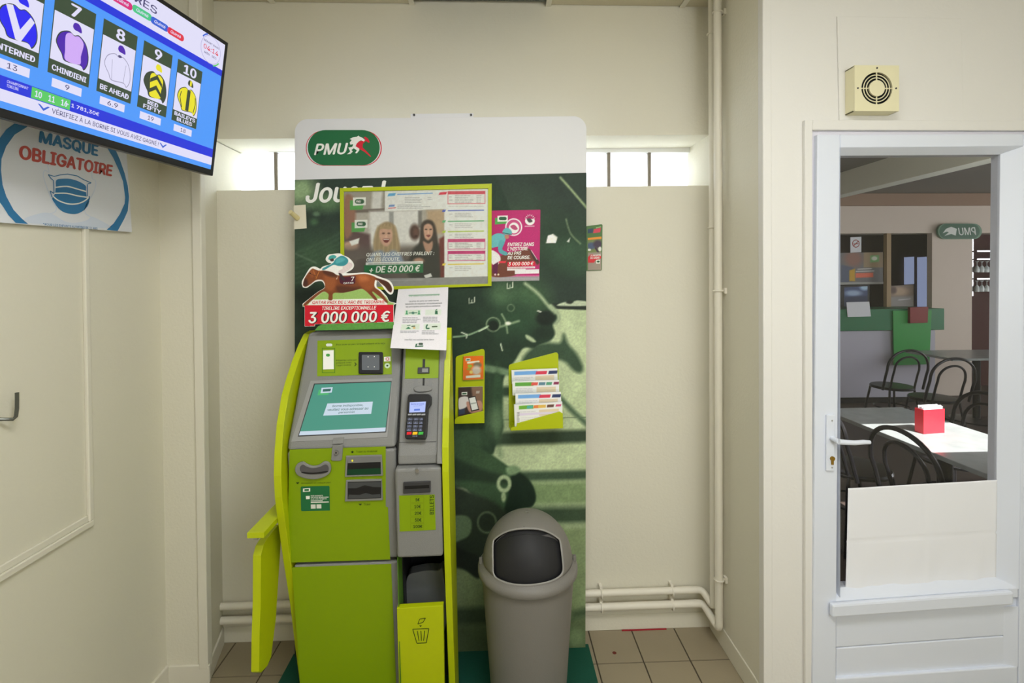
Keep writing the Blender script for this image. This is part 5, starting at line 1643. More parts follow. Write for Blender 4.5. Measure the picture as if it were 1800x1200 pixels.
bpy.context.view_layer.update()
me2 = bpy.data.meshes.new_from_object(ob.evaluated_get(bpy.context.evaluated_depsgraph_get()))
ob.modifiers.clear()
ob.data = me2
bpy.data.objects.remove(cut)
def on_sphere(x, y, rad):
    d = ray(x, y).copy(); d.z /= 1.06; 
    e = EYE - BC; e = Vector((e.x, e.y, e.z / 1.06))
    a, b, c = d.dot(d), 2 * d.dot(e), e.dot(e) - rad * rad
    D = b * b - 4 * a * c
    t = (-b - math.sqrt(max(D, 0))) / (2 * a)
    q = e + d * t
    return BC + Vector((q.x, q.y, q.z * 1.06))
MB().tube([on_sphere(x, y, RD) for x, y in mouth], 0.0032, 6, closed=True).build('opening_rim', bg_l, bin_, smooth=True)
dome(0.157).build('swing_flap', mat('flap_black', (27, 27, 29), 0.6), bin_, smooth=True)
crs = smooth([(869, 955), (888, 938), (926, 930), (966, 938), (984, 955), (970, 945), (926, 938.5), (884, 946)], 5)
MB().add([on_sphere(x, y, 0.1585) for x, y in crs], [tuple(range(len(crs)))]).build('flap_edge', mat('flap_grey', (84, 82, 80), 0.5), bin_)
hk = on_sphere(926, 927, 0.160)
MB().tube([hk + Vector((-0.012, 0, 0)), hk + Vector((0.012, 0, 0))], 0.008, 10).build('flap_pivot', mat('flap_grey', (84, 82, 80), 0.5), bin_, smooth=True)
for s_ in (-1, 1):
    MB().box(BX + s_ * 0.176 - 0.006, BX + s_ * 0.176 + 0.006, BY - 0.015, BY - 0.003, 0.566, 0.590).build('lid_catch', bg_m, bin_, 0.002)

# ================================================================ WALL TELEVISION
BRp = atY(374.8, 309.5, 1.85)
hv = ray(1023, 491.5); hv.z = 0; hv.normalize()
dq = ray(401.8, 75.5)
tq = (BRp - EYE).dot(hv) / dq.dot(hv)
Qp = EYE + dq * tq
vv = (Qp - BRp)
TH = vv.length
vv.normalize()
TVP = Plane(BRp, hv.cross(vv), vv)
TW = 0.905
tv = thing('television', 'large flat television showing blue race listings near the side wall', 'television', BRp + TVP.U * (-TW / 2))
def R4(a0, b0, a1, b1):
    return [(a0, b0), (a1, b0), (a1, b1), (a0, b1)]
MB().lprism(TVP, R4(-TW, 0, 0, TH), -0.035, 0).build('casing', black, tv, 0.003)
MB().lprism(TVP, R4(-TW * 0.8, 0.06, -TW * 0.2, TH * 0.75), -0.075, -0.035).build('rear_cover', black, tv, 0.006)
ar = MB()
pm = TVP.w(-TW / 2, TH / 2, -0.075)
ar.tube([pm, Vector((XL + 0.02, pm.y - 0.02, pm.z))], 0.02, 10)
ar.box(XL + 0.001, XL + 0.02, pm.y - 0.10, pm.y + 0.06, pm.z - 0.1, pm.z + 0.1)
ar.build('wall_bracket', dark_k, tv)
L = TVP.loc
aR = L(388.8, 134)[0]
aL = -TW - aR
bt = TH + aR * 0.9
bB = L(369.3, 297.5)[1]
b1 = L(391.7, 124.7)[1]; b2 = L(389.5, 134.8)[1]; b3 = L(372.8, 261.8)[1]; b4 = L(371.7, 276.5)[1]; b5 = L(370.3, 289.8)[1]
e_sky = emat('tv_sky', (72, 150, 248), 1.0); e_blue = emat('tv_blue', (8, 40, 216), 1.0); e_wht = emat('tv_white', (222, 220, 246), 1.0)
e_grn = emat('tv_dark_green', (48, 68, 46), 1.0); e_lgr = emat('tv_green', (84, 200, 96), 1.0); e_ink = emat('tv_ink', (64, 60, 110), 1.0)
e_pur = emat('tv_purple', (70, 10, 170), 1.0); e_lil = emat('tv_lilac', (206, 168, 244), 1.0); e_yel = emat('tv_yellow', (232, 222, 30), 1.0); e_drk = emat('tv_olive', (44, 58, 40), 1.0)
e_roy = emat('tv_royal', (14, 8, 238), 1.0); e_mag = emat('tv_magenta', (214, 30, 120), 1.0); e_red = emat('tv_red', (222, 40, 66), 1.0); e_bl2 = emat('tv_midblue', (44, 92, 208), 1.0); e_gr2 = emat('tv_mint', (70, 196, 132), 1.0)
scrn = MB().lflat(TVP, R4(aL, bB, aR, bt), 0.0008).build('screen', e_sky, tv)
def TL_(name, pts, c, m):
    return MB().lflat(TVP, pts, c).build(name, m, scrn)
TL_('header_band', R4(aL, b1, aR, bt), 0.0014, e_wht)
TL_('blue_band', R4(aL, b2, aR, b1), 0.0014, e_blue)
TL_('blue_band', R4(aL, b4, aR, b3), 0.0014, e_blue)
TL_('footer_band', R4(aL, b5, aR, b4), 0.0014, e_wht)
c10 = (L(312.5, 103)[0], L(356, 126)[0]); c9 = (L(254.5, 71.8)[0], L(303.8, 97.3)[0]); c8 = (L(182, 32.2)[0], L(241.5, 64)[0])
pit = (c10[0] - c8[0]) / 2
cw = ((c10[1] - c10[0]) + (c9[1] - c9[0]) + (c8[1] - c8[0])) / 3
hb0 = L(312.5, 103)[1]; hb1 = L(309.8, 126)[1]; hb2 = L(301.7, 190.8)[1]; hb3 = L(300, 210)[1]; ob0 = L(306.3, 217.7)[1]; ob1 = L(305.2, 229.3)[1]
body = smooth([(0.10, 0.42), (0.18, 0.60), (0.38, 0.70), (0.52, 0.66), (0.64, 0.70), (0.82, 0.60), (0.92, 0.40), (0.93, 0.20), (0.84, 0.05), (0.74, 0.12), (0.36, 0.08), (0.26, 0.20), (0.16, 0.30)], 4)
cap = smooth([(0.46, 0.86), (0.50, 0.94), (0.60, 0.95), (0.68, 0.88), (0.70, 0.79), (0.60, 0.79), (0.50, 0.80)], 4)
torso = smooth([(0.30, 0.60), (0.42, 0.69), (0.52, 0.66), (0.64, 0.69), (0.78, 0.58), (0.74, 0.30), (0.73, 0.12), (0.36, 0.09), (0.32, 0.30)], 4)
cards = [('10', 'BAILEYS\nBLUES', '18'), ('9', 'RED\nFIFTY', '19'), ('8', 'BE AHEAD', '6.9'), ('7', 'CHINDIENI', '9'), ('6', 'INTERNED', '13'), ('5', 'VALIA', '27')]
for k, (num, nm, od) in enumerate(cards):
    a0 = c10[0] - pit * k
    a1 = a0 + cw
    def N(pts):
        return [(a0 + cw * (0.04 + 0.92 * u), hb2 + (hb1 - hb2) * v) for u, v in pts]
    TL_('runner_card', R4(a0, hb3, a1, hb0), 0.0014, e_grn)
    TL_('card_picture', R4(a0 + 0.002, hb2, a1 - 0.002, hb1), 0.0018, e_wht)
    TL_('odds_box', R4(a0 + cw * 0.12, ob1, a0 + cw * 0.84, ob0), 0.0014, e_wht)
    hh = hb0 - hb1
    text(TVP, num, [(a0 + cw * (0.5 - 0.13 * len(num)), hb1 + hh * 0.88), (a0 + cw * (0.5 + 0.13 * len(num)), hb1 + hh * 0.88), (a0 + cw * (0.5 + 0.13 * len(num)), hb1 + hh * 0.14), (a0 + cw * (0.5 - 0.13 * len(num)), hb1 + hh * 0.14)], 0.0020, e_wht, scrn, 0.04, local=True)
    nh = hb2 - hb3
    parts = nm.split('\n')
    for i, s_ in enumerate(parts):
        if len(parts) == 2:
            t0 = hb3 + nh * (0.90 - 0.44 * i); t1 = t0 - nh * 0.36
        else:
            t0, t1 = hb3 + nh * 0.68, hb3 + nh * 0.26
        w_ = min(0.42, 0.062 * len(s_))
        text(TVP, s_, [(a0 + cw * (0.5 - w_), t0), (a0 + cw * (0.5 + w_), t0), (a0 + cw * (0.5 + w_), t1), (a0 + cw * (0.5 - w_), t1)], 0.0020, e_wht, scrn, 0.04, local=True)
    oh = ob0 - ob1
    w_ = 0.05 * len(od)
    text(TVP, od, [(a0 + cw * (0.48 - w_), ob1 + oh * 0.8), (a0 + cw * (0.48 + w_), ob1 + oh * 0.8), (a0 + cw * (0.48 + w_), ob1 + oh * 0.2), (a0 + cw * (0.48 - w_), ob1 + oh * 0.2)], 0.0020, e_ink, scrn, 0.01, local=True)
    cb = {'10': (e_yel, e_drk), '9': (e_drk, e_yel), '8': (e_wht, e_pur), '7': (e_pur, e_pur), '6': (e_roy, e_roy), '5': (e_mag, e_yel)}[num]
    if num == '8':
        TL_('silk', N(stroke(body + body[:1], 0.018)), 0.0022, emat('tv_grey_line', (150, 146, 176)))
        TL_('silk', N(stroke([(0.32, 0.55), (0.34, 0.3), (0.36, 0.08)], 0.012)), 0.0022, emat('tv_grey_line', (150, 146, 176)))
        TL_('silk', N(stroke([(0.76, 0.55), (0.74, 0.3), (0.73, 0.12)], 0.012)), 0.0022, emat('tv_grey_line', (150, 146, 176)))
        TL_('silk', N(ell(0.54, 0.69, 0.06, 0.03, 12)), 0.0024, e_ink)
    else:
        TL_('silk', N([(0.54 + (u - 0.54) * 1.06, 0.38 + (v - 0.38) * 1.06) for u, v in body]), 0.0020, e_drk)
        TL_('silk', N(body), 0.0022, cb[0])
    TL_('silk_cap', N(cap), 0.0022, e_yel if num == '9' else cb[1])
    if num == '7':
        TL_('silk', N(torso), 0.0025, e_lil)
    if num == '9':
        TL_('silk', N(torso), 0.0024, e_yel)
        for v in (0.16, 0.42):
            TL_('silk', N([(0.30, v), (0.54, v + 0.14), (0.76, v - 0.02), (0.75, v + 0.08), (0.54, v + 0.25), (0.30, v + 0.10)]), 0.0028, e_drk)
    if num == '10':
        TL_('silk', N([(0.47, 0.66), (0.61, 0.67), (0.60, 0.10), (0.46, 0.10)]), 0.0026, e_drk)
        TL_('silk_cap', N([(0.55, 0.95), (0.63, 0.94), (0.62, 0.80), (0.54, 0.80)]), 0.0026, e_yel)
        for q in (stroke([(0.22, 0.56), (0.19, 0.4), (0.30, 0.14)], 0.03), stroke([(0.84, 0.54), (0.87, 0.36), (0.82, 0.12)], 0.03)):
            TL_('silk', N(q), 0.0026, e_drk)
    if num == '6':
        TL_('silk', N([(0.22, 0.66), (0.36, 0.70), (0.56, 0.30), (0.76, 0.62), (0.86, 0.55), (0.60, 0.08), (0.48, 0.08)]), 0.0026, e_wht)
z1_ = lambda pts: zpts(pts, 2.857, 0, 0)
# header pills, title and countdown
for (x, y), m_ in zip(((610, 8), (712, 65), (800, 122), (880, 172)), (e_mag, e_gr2, e_bl2, e_red)):
    a, b = L(x / 2.857, y / 2.857)
    TL_('game_badge', [(a + u, b + v) for u, v in pill(-0.033, -0.0105, 0.033, 0.0105, 4)], 0.0018, m_)
    text(TVP, 'Quinté', [(a - 0.020, b + 0.005), (a + 0.020, b + 0.005), (a + 0.020, b - 0.005), (a - 0.020, b - 0.005)], 0.0022, e_wht, scrn, 0.02, 0.2, local=True)
a, b = L(252, 6)
text(TVP, 'PARIS JEUX LIVRES', [(a - 0.36, b + 0.012), (a + 0.045, b + 0.012), (a + 0.045, b - 0.010), (a - 0.36, b - 0.010)], 0.0020, e_ink, scrn, 0.01, local=True)
a, b = L(370, 88)
rr = 0.046
TL_('countdown_ring', [(a + rr * math.cos(t), b + rr * math.sin(t)) for t in np.linspace(0, 2 * math.pi, 40, endpoint=False)], 0.0017, emat('tv_pale_line', (176, 170, 214)))
TL_('countdown_ring', [(a + rr * 0.96 * math.cos(t), b + rr * 0.96 * math.sin(t)) for t in np.linspace(0, 2 * math.pi, 40, endpoint=False)], 0.0019, e_wht)
def arcs(t0, t1, m_):
    o_ = [(a + rr * 1.14 * math.cos(t), b + rr * 1.14 * math.sin(t)) for t in np.linspace(t0, t1, 10)]
    i_ = [(a + rr * 1.04 * math.cos(t), b + rr * 1.04 * math.sin(t)) for t in np.linspace(t1, t0, 10)]
    TL_('countdown_arc', o_ + i_, 0.0019, m_)
arcs(math.radians(115), math.radians(145), e_bl2)
arcs(math.radians(290), math.radians(325), e_lgr)
for s_, dy, w_, h_, m_ in (('DÉPART DANS', 0.021, 0.036, 0.008, e_ink), ('04:14', 0.001, 0.034, 0.016, e_red), ('MIN   SEC', -0.018, 0.028, 0.007, e_ink)):
    text(TVP, s_, [(a - w_, b + dy + h_ / 2), (a + w_, b + dy + h_ / 2), (a + w_, b + dy - h_ / 2), (a - w_, b + dy - h_ / 2)], 0.0024, m_, scrn, 0.01, local=True)
# ticker
bm_ = (b3 + b4) / 2
g0, g1 = L(155 / 2.857, 460 / 2.857)[0], L(350 / 2.857, 520 / 2.857)[0]
bh = b3 - b4
TL_('number_boxes', R4(g0, b4 + bh * 0.06, g1, b3 - bh * 0.06), 0.0018, e_lgr)
for k, s_ in enumerate(('10', '11', '16')):
    ac = g0 + (g1 - g0) * (k + 0.5) / 3
    text(TVP, s_, [(ac - (g1 - g0) * 0.085, bm_ + bh * 0.26), (ac + (g1 - g0) * 0.085, bm_ + bh * 0.26), (ac + (g1 - g0) * 0.085, bm_ - bh * 0.26), (ac - (g1 - g0) * 0.085, bm_ - bh * 0.26)], 0.0022, e_wht, scrn, 0.04, local=True)
t0, t1 = L(385 / 2.857, 540 / 2.857)[0], L(495 / 2.857, 570 / 2.857)[0]
text(TVP, '> 1 781,30€', [(t0 - 0.03, bm_ + bh * 0.2), (t1, bm_ + bh * 0.2), (t1, bm_ - bh * 0.2), (t0 - 0.03, bm_ - bh * 0.2)], 0.0022, e_wht, scrn, 0.03, local=True)
t0, t1 = L(30 / 2.857, 420 / 2.857)[0], L(138 / 2.857, 450 / 2.857)[0]
for k, s_ in enumerate(('CHAMPIONNAT', 'TIRELIRE')):
    text(TVP, s_, [(t0, bm_ + bh * (0.30 - 0.32 * k)), (t1 - 0.02 * k, bm_ + bh * (0.30 - 0.32 * k)), (t1 - 0.02 * k, bm_ + bh * (0.08 - 0.32 * k)), (t0, bm_ + bh * (0.08 - 0.32 * k))], 0.0022, e_wht, scrn, 0.01, local=True)
fm, fh = (b4 + b5) / 2, b4 - b5
t0, t1 = L(255 / 2.857, 575 / 2.857)[0], L(792 / 2.857, 735 / 2.857)[0]
text(TVP, 'VÉRIFIEZ À LA BORNE SI VOUS AVEZ GAGNÉ !', [(t0, fm + fh * 0.36), (t1, fm + fh * 0.36), (t1, fm - fh * 0.22), (t0, fm - fh * 0.22)], 0.0020, e_ink, scrn, 0.005, local=True)
for x, y in ((215, 552), (815, 740)):
    ac = L(x / 2.857, y / 2.857)[0]
    TL_('arrow_mark', [(ac - 0.014, fm + fh * 0.25), (ac - 0.009, fm + fh * 0.25), (ac, fm - fh * 0.02), (ac + 0.009, fm + fh * 0.25), (ac + 0.014, fm + fh * 0.25), (ac, fm - fh * 0.26)], 0.0020, e_bl2)

# ================================================================ MASK NOTICE ON THE SIDE WALL
mk = thing('mask_notice', 'white notice with a blue face mask drawing below the television', 'notice', LEFTP.at(100, 400))
zm4 = lambda pts: zpts(pts, 5.454, 0, 200)
P(LEFTP, 'paper', [(-70, 172), (222, 262), (232, 408), (-70, 386)], 0.0125, 0.0135, white_paper, mk)
MP = 0.0141
MB().flat(LEFTP, zm4([(140, 92), (60, 150), (0, 230), (-60, 340), (-90, 480), (-90, 620), (-60, 750), (0, 850), (30, 890), (80, 970), (150, 1045), (270, 1055), (205, 1000), (130, 920), (60, 790), (25, 680), (10, 540), (15, 430), (60, 310), (140, 200), (265, 122)]), MP).build('ring_print', blue_ink, mk)
MB().flat(LEFTP, zm4([(1025, 322), (1085, 420), (1140, 540), (1180, 650), (1200, 800), (1195, 860), (1150, 960), (1090, 1050), (1022, 1112), (1128, 1122), (1190, 1010), (1225, 930), (1237, 800), (1225, 690), (1195, 570), (1150, 440), (1110, 350)]), MP).build('ring_print', blue_ink, mk)
text(LEFTP, 'MASQUE', zm4([(382, 160), (945, 300), (940, 418), (370, 285)]), MP, blue_ink, mk, 0.05)
text(LEFTP, 'OBLIGATOIRE', zm4([(185, 292), (1085, 492), (1072, 602), (180, 432)]), MP, brick_ink, mk, 0.05)
pale_b = mat('pale_blue_ink', (196, 204, 218), 0.6)
MB().flat(LEFTP, zm4(smooth([(240, 1000), (400, 950), (500, 960), (620, 1030), (720, 1045), (830, 1020), (880, 985), (960, 1020), (1060, 1080), (1000, 1095), (700, 1080), (400, 1058), (250, 1040)], 4)), MP).build('shoulders_print', pale_b, mk)
for p_ in ([(450, 480), (470, 560), (430, 540), (415, 590), (440, 680), (470, 760), (500, 830), (540, 900), (520, 945), (440, 960), (300, 995)], [(880, 560), (885, 620), (915, 640), (915, 700), (885, 780), (840, 850), (815, 920), (830, 965), (920, 1010)]):
    MB().flat(LEFTP, zm4(stroke(smooth(p_, 4, False), 8)), MP + 0.0002).build('face_line', pale_b, mk)
MB().flat(LEFTP, zm4(smooth([(540, 635), (600, 622), (680, 625), (760, 650), (822, 690), (825, 740), (835, 800), (862, 790), (850, 860), (820, 910), (760, 950), (700, 960), (620, 945), (560, 905), (520, 850), (500, 810), (525, 770), (535, 700)], 3)), MP + 0.0002).build('mask_print', blue_ink, mk)
for p_, w_ in (([(530, 705), (640, 695), (740, 720), (828, 745)], 12), ([(520, 762), (640, 762), (740, 785), (838, 800)], 12), ([(510, 790), (560, 830), (650, 862), (740, 862), (810, 835), (850, 800)], 12)):
    MB().flat(LEFTP, zm4(stroke(smooth(p_, 4, False), w_)), MP + 0.0006).build('mask_fold', white_ink, mk)
for p_, w_ in (([(462, 582), (520, 600), (580, 585), (650, 578), (740, 595), (800, 630), (875, 662)], 8), ([(462, 582), (490, 620), (515, 640), (518, 760)], 8), ([(518, 764), (480, 738)], 8), ([(480, 742), (500, 800)], 8), ([(870, 664), (840, 672)], 8), ([(838, 676), (838, 790)], 8)):
    MB().flat(LEFTP, zm4(stroke(p_, w_)), MP + 0.0009).build('mask_strap', blue_ink, mk)
text(LEFTP, '*POUR LES ENFANTS AU MOINS DE 11 ANS', zm4([(412, 1046), (935, 1088), (935, 1110), (412, 1068)]), MP + 0.0003, blue_ink, mk, 0.01)

# ================================================================ CAFE SEEN THROUGH THE DOOR
YF = 6.5
FP = Plane((0, YF, 0), (0, -1, 0))
cafe_wall = mat('cafe_plaster', (198, 186, 174), 0.8)
cafe_dark = mat('cafe_dark_wood', (58, 42, 40), 0.6)
brown = mat('brown_board', (140, 116, 98), 0.7)
struct('floor_cafe', MB().box(1.13, 9.2, YD + 0.16, 9.2, -0.12, 0.0), mat('cafe_floor', (66, 56, 52), 0.5, var=0.1, vscale=3), 'dark floor of the cafe behind the door', 'floor')
struct('ceiling_cafe', MB().box(1.13, 9.2, YD + 0.16, 9.2, 2.74, 2.85), mat('cafe_ceiling', (120, 116, 110), 0.8), 'grey ceiling of the cafe behind the door', 'ceiling')
struct('wall_cafe_left', MB().box(1.13, 1.25, 2.6, 9.2, 0, 2.74), cafe_wall, 'side wall of the cafe hidden by the door stile', 'wall')
struct('wall_cafe_right', MB().box(9.0, 9.2, YD + 0.16, 9.2, 0, 2.74), cafe_wall, 'far side wall of the cafe', 'wall')
struct('wall_cafe_back', MB().box(1.25, 9.0, 8.6, 8.75, 0, 2.74), cafe_dark, 'dark wall behind the bar of the cafe', 'wall')
bz0, bz1, bz2 = FP.at(1550, 410).z, FP.at(1550, 362).z, 2.735
struct('wall_cafe_header', MB().box(1.25, 9.0, YF, YF + 0.25, bz0, bz1), cafe_wall, 'pale header beam above the bar opening', 'beam')
struct('trim_6', MB().box(1.25, 9.0, YF - 0.03, YF + 0.25, bz1 + 0.001, bz2), brown, 'brown fascia board above the pale header beam', 'trim')
pxl, pxr = FP.at(1636, 500).x, FP.at(1706, 500).x
struct('wall_cafe_pillar', MB().box(pxl, pxr, YF - 0.02, YF + 0.06, 0, bz0), cafe_wall, 'pale pillar beside the bar seen through the door glass', 'pillar')
struct('wall_cafe_red', MB().box(pxr + 0.001, 9.0, YF + 0.55, YF + 0.65, 0, 2.70), mat('oxblood_paint', (70, 34, 34), 0.7), 'dark red wall beyond the pale pillar', 'wall')
struct('trim_7', MB().box(3.70, 3.86, YD + 0.16, 8.0, 2.50, 2.738), mat('cream_beam', (228, 230, 216), 0.6, g=0.9), 'long cream ceiling beam running through the cafe', 'beam')
# bar counter
CP = Plane((0, 6.15, 0), (0, -1, 0))
bar = thing('bar_counter', 'bar counter with white front and green top panels in the cafe', 'counter', CP.at(1550, 704))
gdark = mat('bar_green', (40, 108, 72), 0.4)
P(CP, 'counter_front', [(1360, 583), (1644, 580), (1644, 697), (1360, 700)], -0.45, 0, mat('bar_white', (172, 170, 182), 0.5), bar, 0.004)
P(CP, 'plinth', [(1360, 700), (1644, 697), (1644, 707), (1360, 709)], -0.43, -0.03, black, bar)
P(CP, 'counter_edge', [(1360, 545), (1660, 542), (1660, 579.5), (1360, 582.5)], -0.46, 0.04, gdark, bar, 0.004)
P(CP, 'green_panel', [(1570, 546), (1638, 545), (1634, 640), (1572, 642)], 0.041, 0.06, mat('bar_bright_green', (44, 140, 62), 0.4), bar, 0.003)
P(CP, 'red_panel', [(1600, 540), (1632, 539), (1631, 567), (1600, 568)], 0.061, 0.10, mat('bar_red', (120, 24, 22), 0.4), bar, 0.003)
tagp = lambda o, l, c, g=None: tag(o, l, c, g)
BP = Plane((0, 6.64, 0), (0, -1, 0))
sg = thing('no_smoking_sign', 'white no smoking sign in the bar opening', 'sign', BP.at(1504, 443))
P(BP, 'plate', [(1495, 417), (1514, 416), (1514, 443), (1495, 444)], -0.004, 0, white_paper, sg)
MB().flat(BP, ell(1504.5, 428, 6.6, 7, 24), 0.001).build('ring', mat('dull_red', (150, 60, 56), 0.5), sg)
MB().flat(BP, ell(1504.5, 428, 5.2, 5.6, 24), 0.002).build('ring_field', white_paper, sg)
MB().flat(BP, stroke([(1500.6, 432), (1508.4, 424)], 1.4), 0.003).flat(BP, stroke([(1500, 428.6), (1509, 428)], 1.4), 0.003).build('bar_mark', mat('dull_red', (150, 60, 56), 0.5), sg)
ps1 = thing('bar_poster', 'colourful poster hanging at the bar below the no smoking sign', 'poster', BP.at(1515, 497))
r = qraster(BP, [(1440, 445), (1552, 443), (1552, 496), (1440, 498)], 1.2, 0.001, (110, 110, 112))
r.poly([(1518, 443), (1553, 443), (1553, 470), (1518, 470)], (150, 132, 104), 2)
r.poly([(1530, 449), (1545, 448), (1545, 460), (1530, 461)], (120, 170, 110), 1)
r.blob(1537, 454, 5, 3.6, (214, 220, 206), 0.4)
r.blob(1500, 455, 16, 14, (140, 104, 92), 0.8)
r.poly([(1478, 465), (1500, 470), (1500, 497), (1478, 497)], (84, 92, 112), 3)
r.poly([(1493, 475), (1503, 472), (1503, 494), (1493, 494)], (190, 150, 40), 2)
r.poly([(1504, 480), (1535, 479), (1535, 487), (1504, 488)], (216, 110, 84), 1)
r.line([(1508, 473), (1532, 472)], 1.4, (220, 216, 210), 1)
r.line([(1505, 477), (1536, 476)], 1.4, (220, 216, 210), 1)
r.build('printed_sheet', ps1, printm)
P(BP, 'backing', [(1440, 445), (1552, 443), (1552, 496), (1440, 498)], -0.006, 0, dark_k, ps1)
P(BP, 'ledge', [(1440, 497), (1554, 495), (1554, 499), (1440, 501)], -0.05, 0.02, mat('ledge_grey', (150, 150, 146), 0.5), ps1)
mn = thing('bar_monitor', 'small bar monitor with a bluish picture under the poster', 'monitor', BP.at(1505, 540))
P(BP, 'case', [(1478, 502), (1529, 500), (1529, 545), (1478, 547)], -0.04, 0, black, mn, 0.004)
r = qraster(BP, [(1484, 505), (1525, 503), (1525, 536), (1484, 538)], 1.2, 0.0012, (70, 84, 120))
r.blob(1520, 505, 8, 5, (170, 200, 236), 0.8)
r.blob(1500, 515, 14, 5, (150, 170, 200), 0.8)
r.poly([(1484, 522), (1525, 520), (1525, 538), (1484, 538)], (50, 58, 84), 4)
r.build('monitor_picture', mn, printm)
pc = thing('counter_card', 'white paper card standing on the green counter', 'card', CP.at(1511, 555))
P(CP, 'paper', [(1488, 531), (1528, 530), (1531, 556), (1490, 557)], 0.05, 0.053, white_paper, pc)
pt = thing('bar_picture', 'brown toned picture leaning behind the green counter', 'picture', BP.at(1580, 540))
r = qraster(BP, [(1556, 503), (1606, 500), (1606, 538), (1556, 541)], 1.2, 0.001, (128, 112, 100))
r.blob(1580, 512, 16, 7, (170, 146, 122), 0.8)
r.poly([(1556, 522), (1606, 520), (1606, 540), (1556, 541)], (136, 132, 130), 4)
r.line([(1580, 527), (1600, 525)], 2, (176, 172, 170), 1)
r.blob(1570, 510, 6, 6, (84, 66, 60), 0.8)
r.build('picture_print', pt, printm)
P(BP, 'mount', [(1556, 503), (1606, 500), (1606, 538), (1556, 541)], -0.01, 0, dark_k, pt)
bw = Plane((0, 8.58, 0), (0, -1, 0))
w2 = thing('window_2', 'two narrow daylit panes behind the bar', 'window', bw.at(1611, 540), kind='structure')
P(bw, 'pane', [(1590, 452), (1607, 451), (1607, 499), (1590, 500)], 0, 0.01, emat('pale_daylight', (150, 164, 200), 0.8), w2)
P(bw, 'pane', [(1613, 452), (1631, 451), (1631, 540), (1613, 541)], 0, 0.01, emat('pale_daylight', (150, 164, 200), 0.8), w2)
post = FP.at(1561, 450).x
struct('trim_8', MB().box(post, post + 0.06, YF + 0.02, YF + 0.08, 1.2, bz0), mat('wood_post', (150, 128, 96), 0.6), 'thin wooden post in the bar opening', 'post')
# oval sign seen from behind
SP_ = Plane((0, YF - 0.06, 0), (0, -1, 0))
os_ = thing('oval_sign', 'green oval sign with reversed white lettering on the pillar', 'sign', SP_.at(1687, 420))
P(SP_, 'sign_body', pill(1649, 393, 1726, 420), -0.03, 0, mat('sign_rim', (92, 128, 104), 0.4), os_)
MB().flat(SP_, pill(1651, 393.5, 1722, 419.5), 0.001).build('sign_face', mat('sign_green', (36, 84, 60), 0.4), os_)
text(SP_, 'PMU', [(1716, 399), (1684, 400.5), (1684, 413.5), (1716, 413)], 0.003, mat('sign_white', (200, 206, 200), 0.5), os_, 0.02, 0.2)
MB().flat(SP_, [(1682, 402), (1672, 398.5), (1663, 402), (1657, 410), (1664, 407), (1668, 408), (1660, 414.5), (1672, 411), (1680, 414)], 0.003).build('sign_horse', mat('sign_white', (200, 206, 200), 0.5), os_)
# hanging rack with glasses
RP = Plane((0, 6.9, 0), (0, -1, 0))
rk = thing('glass_rack', 'bar rack with two rails of upside-down glasses', 'rack', RP.at(1736, 520))
mrail = mat('chrome_rail', (220, 220, 224), 0.2, metal=0.9)
for y in (442, 456, 490):
    a_, b_ = RP.at(1706, y), RP.at(1772, y - 1)
    MB().box(a_.x, b_.x + 0.5, 6.80, 7.02, a_.z - 0.01, a_.z + 0.01).build('rail', mrail, rk)
MB().box(RP.at(1709, 500).x, RP.at(1711, 500).x, 6.9, 6.95, RP.at(1709, 520).z, bz0).build('upright', mrail, rk)
gl_m = mat('cloudy_glass', (206, 214, 214), 0.15, spec=0.8)
first = None
for row, (py, n_) in enumerate(((458, 7), (492, 7))):
    for k in range(n_):
        c = RP.at(1715 + 8.6 * k, py)
        c.z -= 0.008
        if first is None:
            g_ = MB().lathe([(0.012, 0), (0.026, -0.002), (0.004, -0.02), (0.004, -0.06), (0.024, -0.085), (0.030, -0.12), (0.026, -0.16)], 0, 0, 14)
            o = g_.build('wine_glass', gl_m, None, smooth=True)
            first = o
        else:
            o = first.copy(); COL.objects.link(o)
        o.location = (c.x, 6.88, c.z - 0.16)
        tag(o, 'upside-down glass on the %s rail of the bar rack, %s from the pillar' % (('upper', 'lower')[row], ('first', 'second', 'third', 'fourth', 'fifth', 'sixth', 'seventh')[k]), 'glass', 'glasses on the bar rack')

# tables
marble = mat('speckled_laminate', (150, 156, 156), 0.25, var=0.25, vscale=14, g=1.0)
blk = mat('black_metal', (20, 20, 24), 0.3, metal=0.2)
def table(x0, x1, y0, y1, label, ztop=0.75):
    t = thing('cafe_table', label, 'table', ((x0 + x1) / 2, (y0 + y1) / 2, 0))
    MB().box(x0, x1, y0, y1, ztop - 0.025, ztop).build('table_top', marble, t, 0.004)
    cx, cy = (x0 + x1) / 2, (y0 + y1) / 2
    MB().tube([(cx, cy, 0.03), (cx, cy, ztop - 0.026)], 0.035, 14).build('pedestal', blk, t, smooth=True)
    MB().lathe([(0.24, 0.001), (0.24, 0.012), (0.05, 0.03)], cx, cy, 28).build('base', blk, t, smooth=True)
    return t
table(2.17, 2.72, 1.99, 3.22, 'sunlit speckled cafe table close behind the door')
table(4.82, 5.95, 5.05, 5.65, 'dim cafe table near the pale pillar')
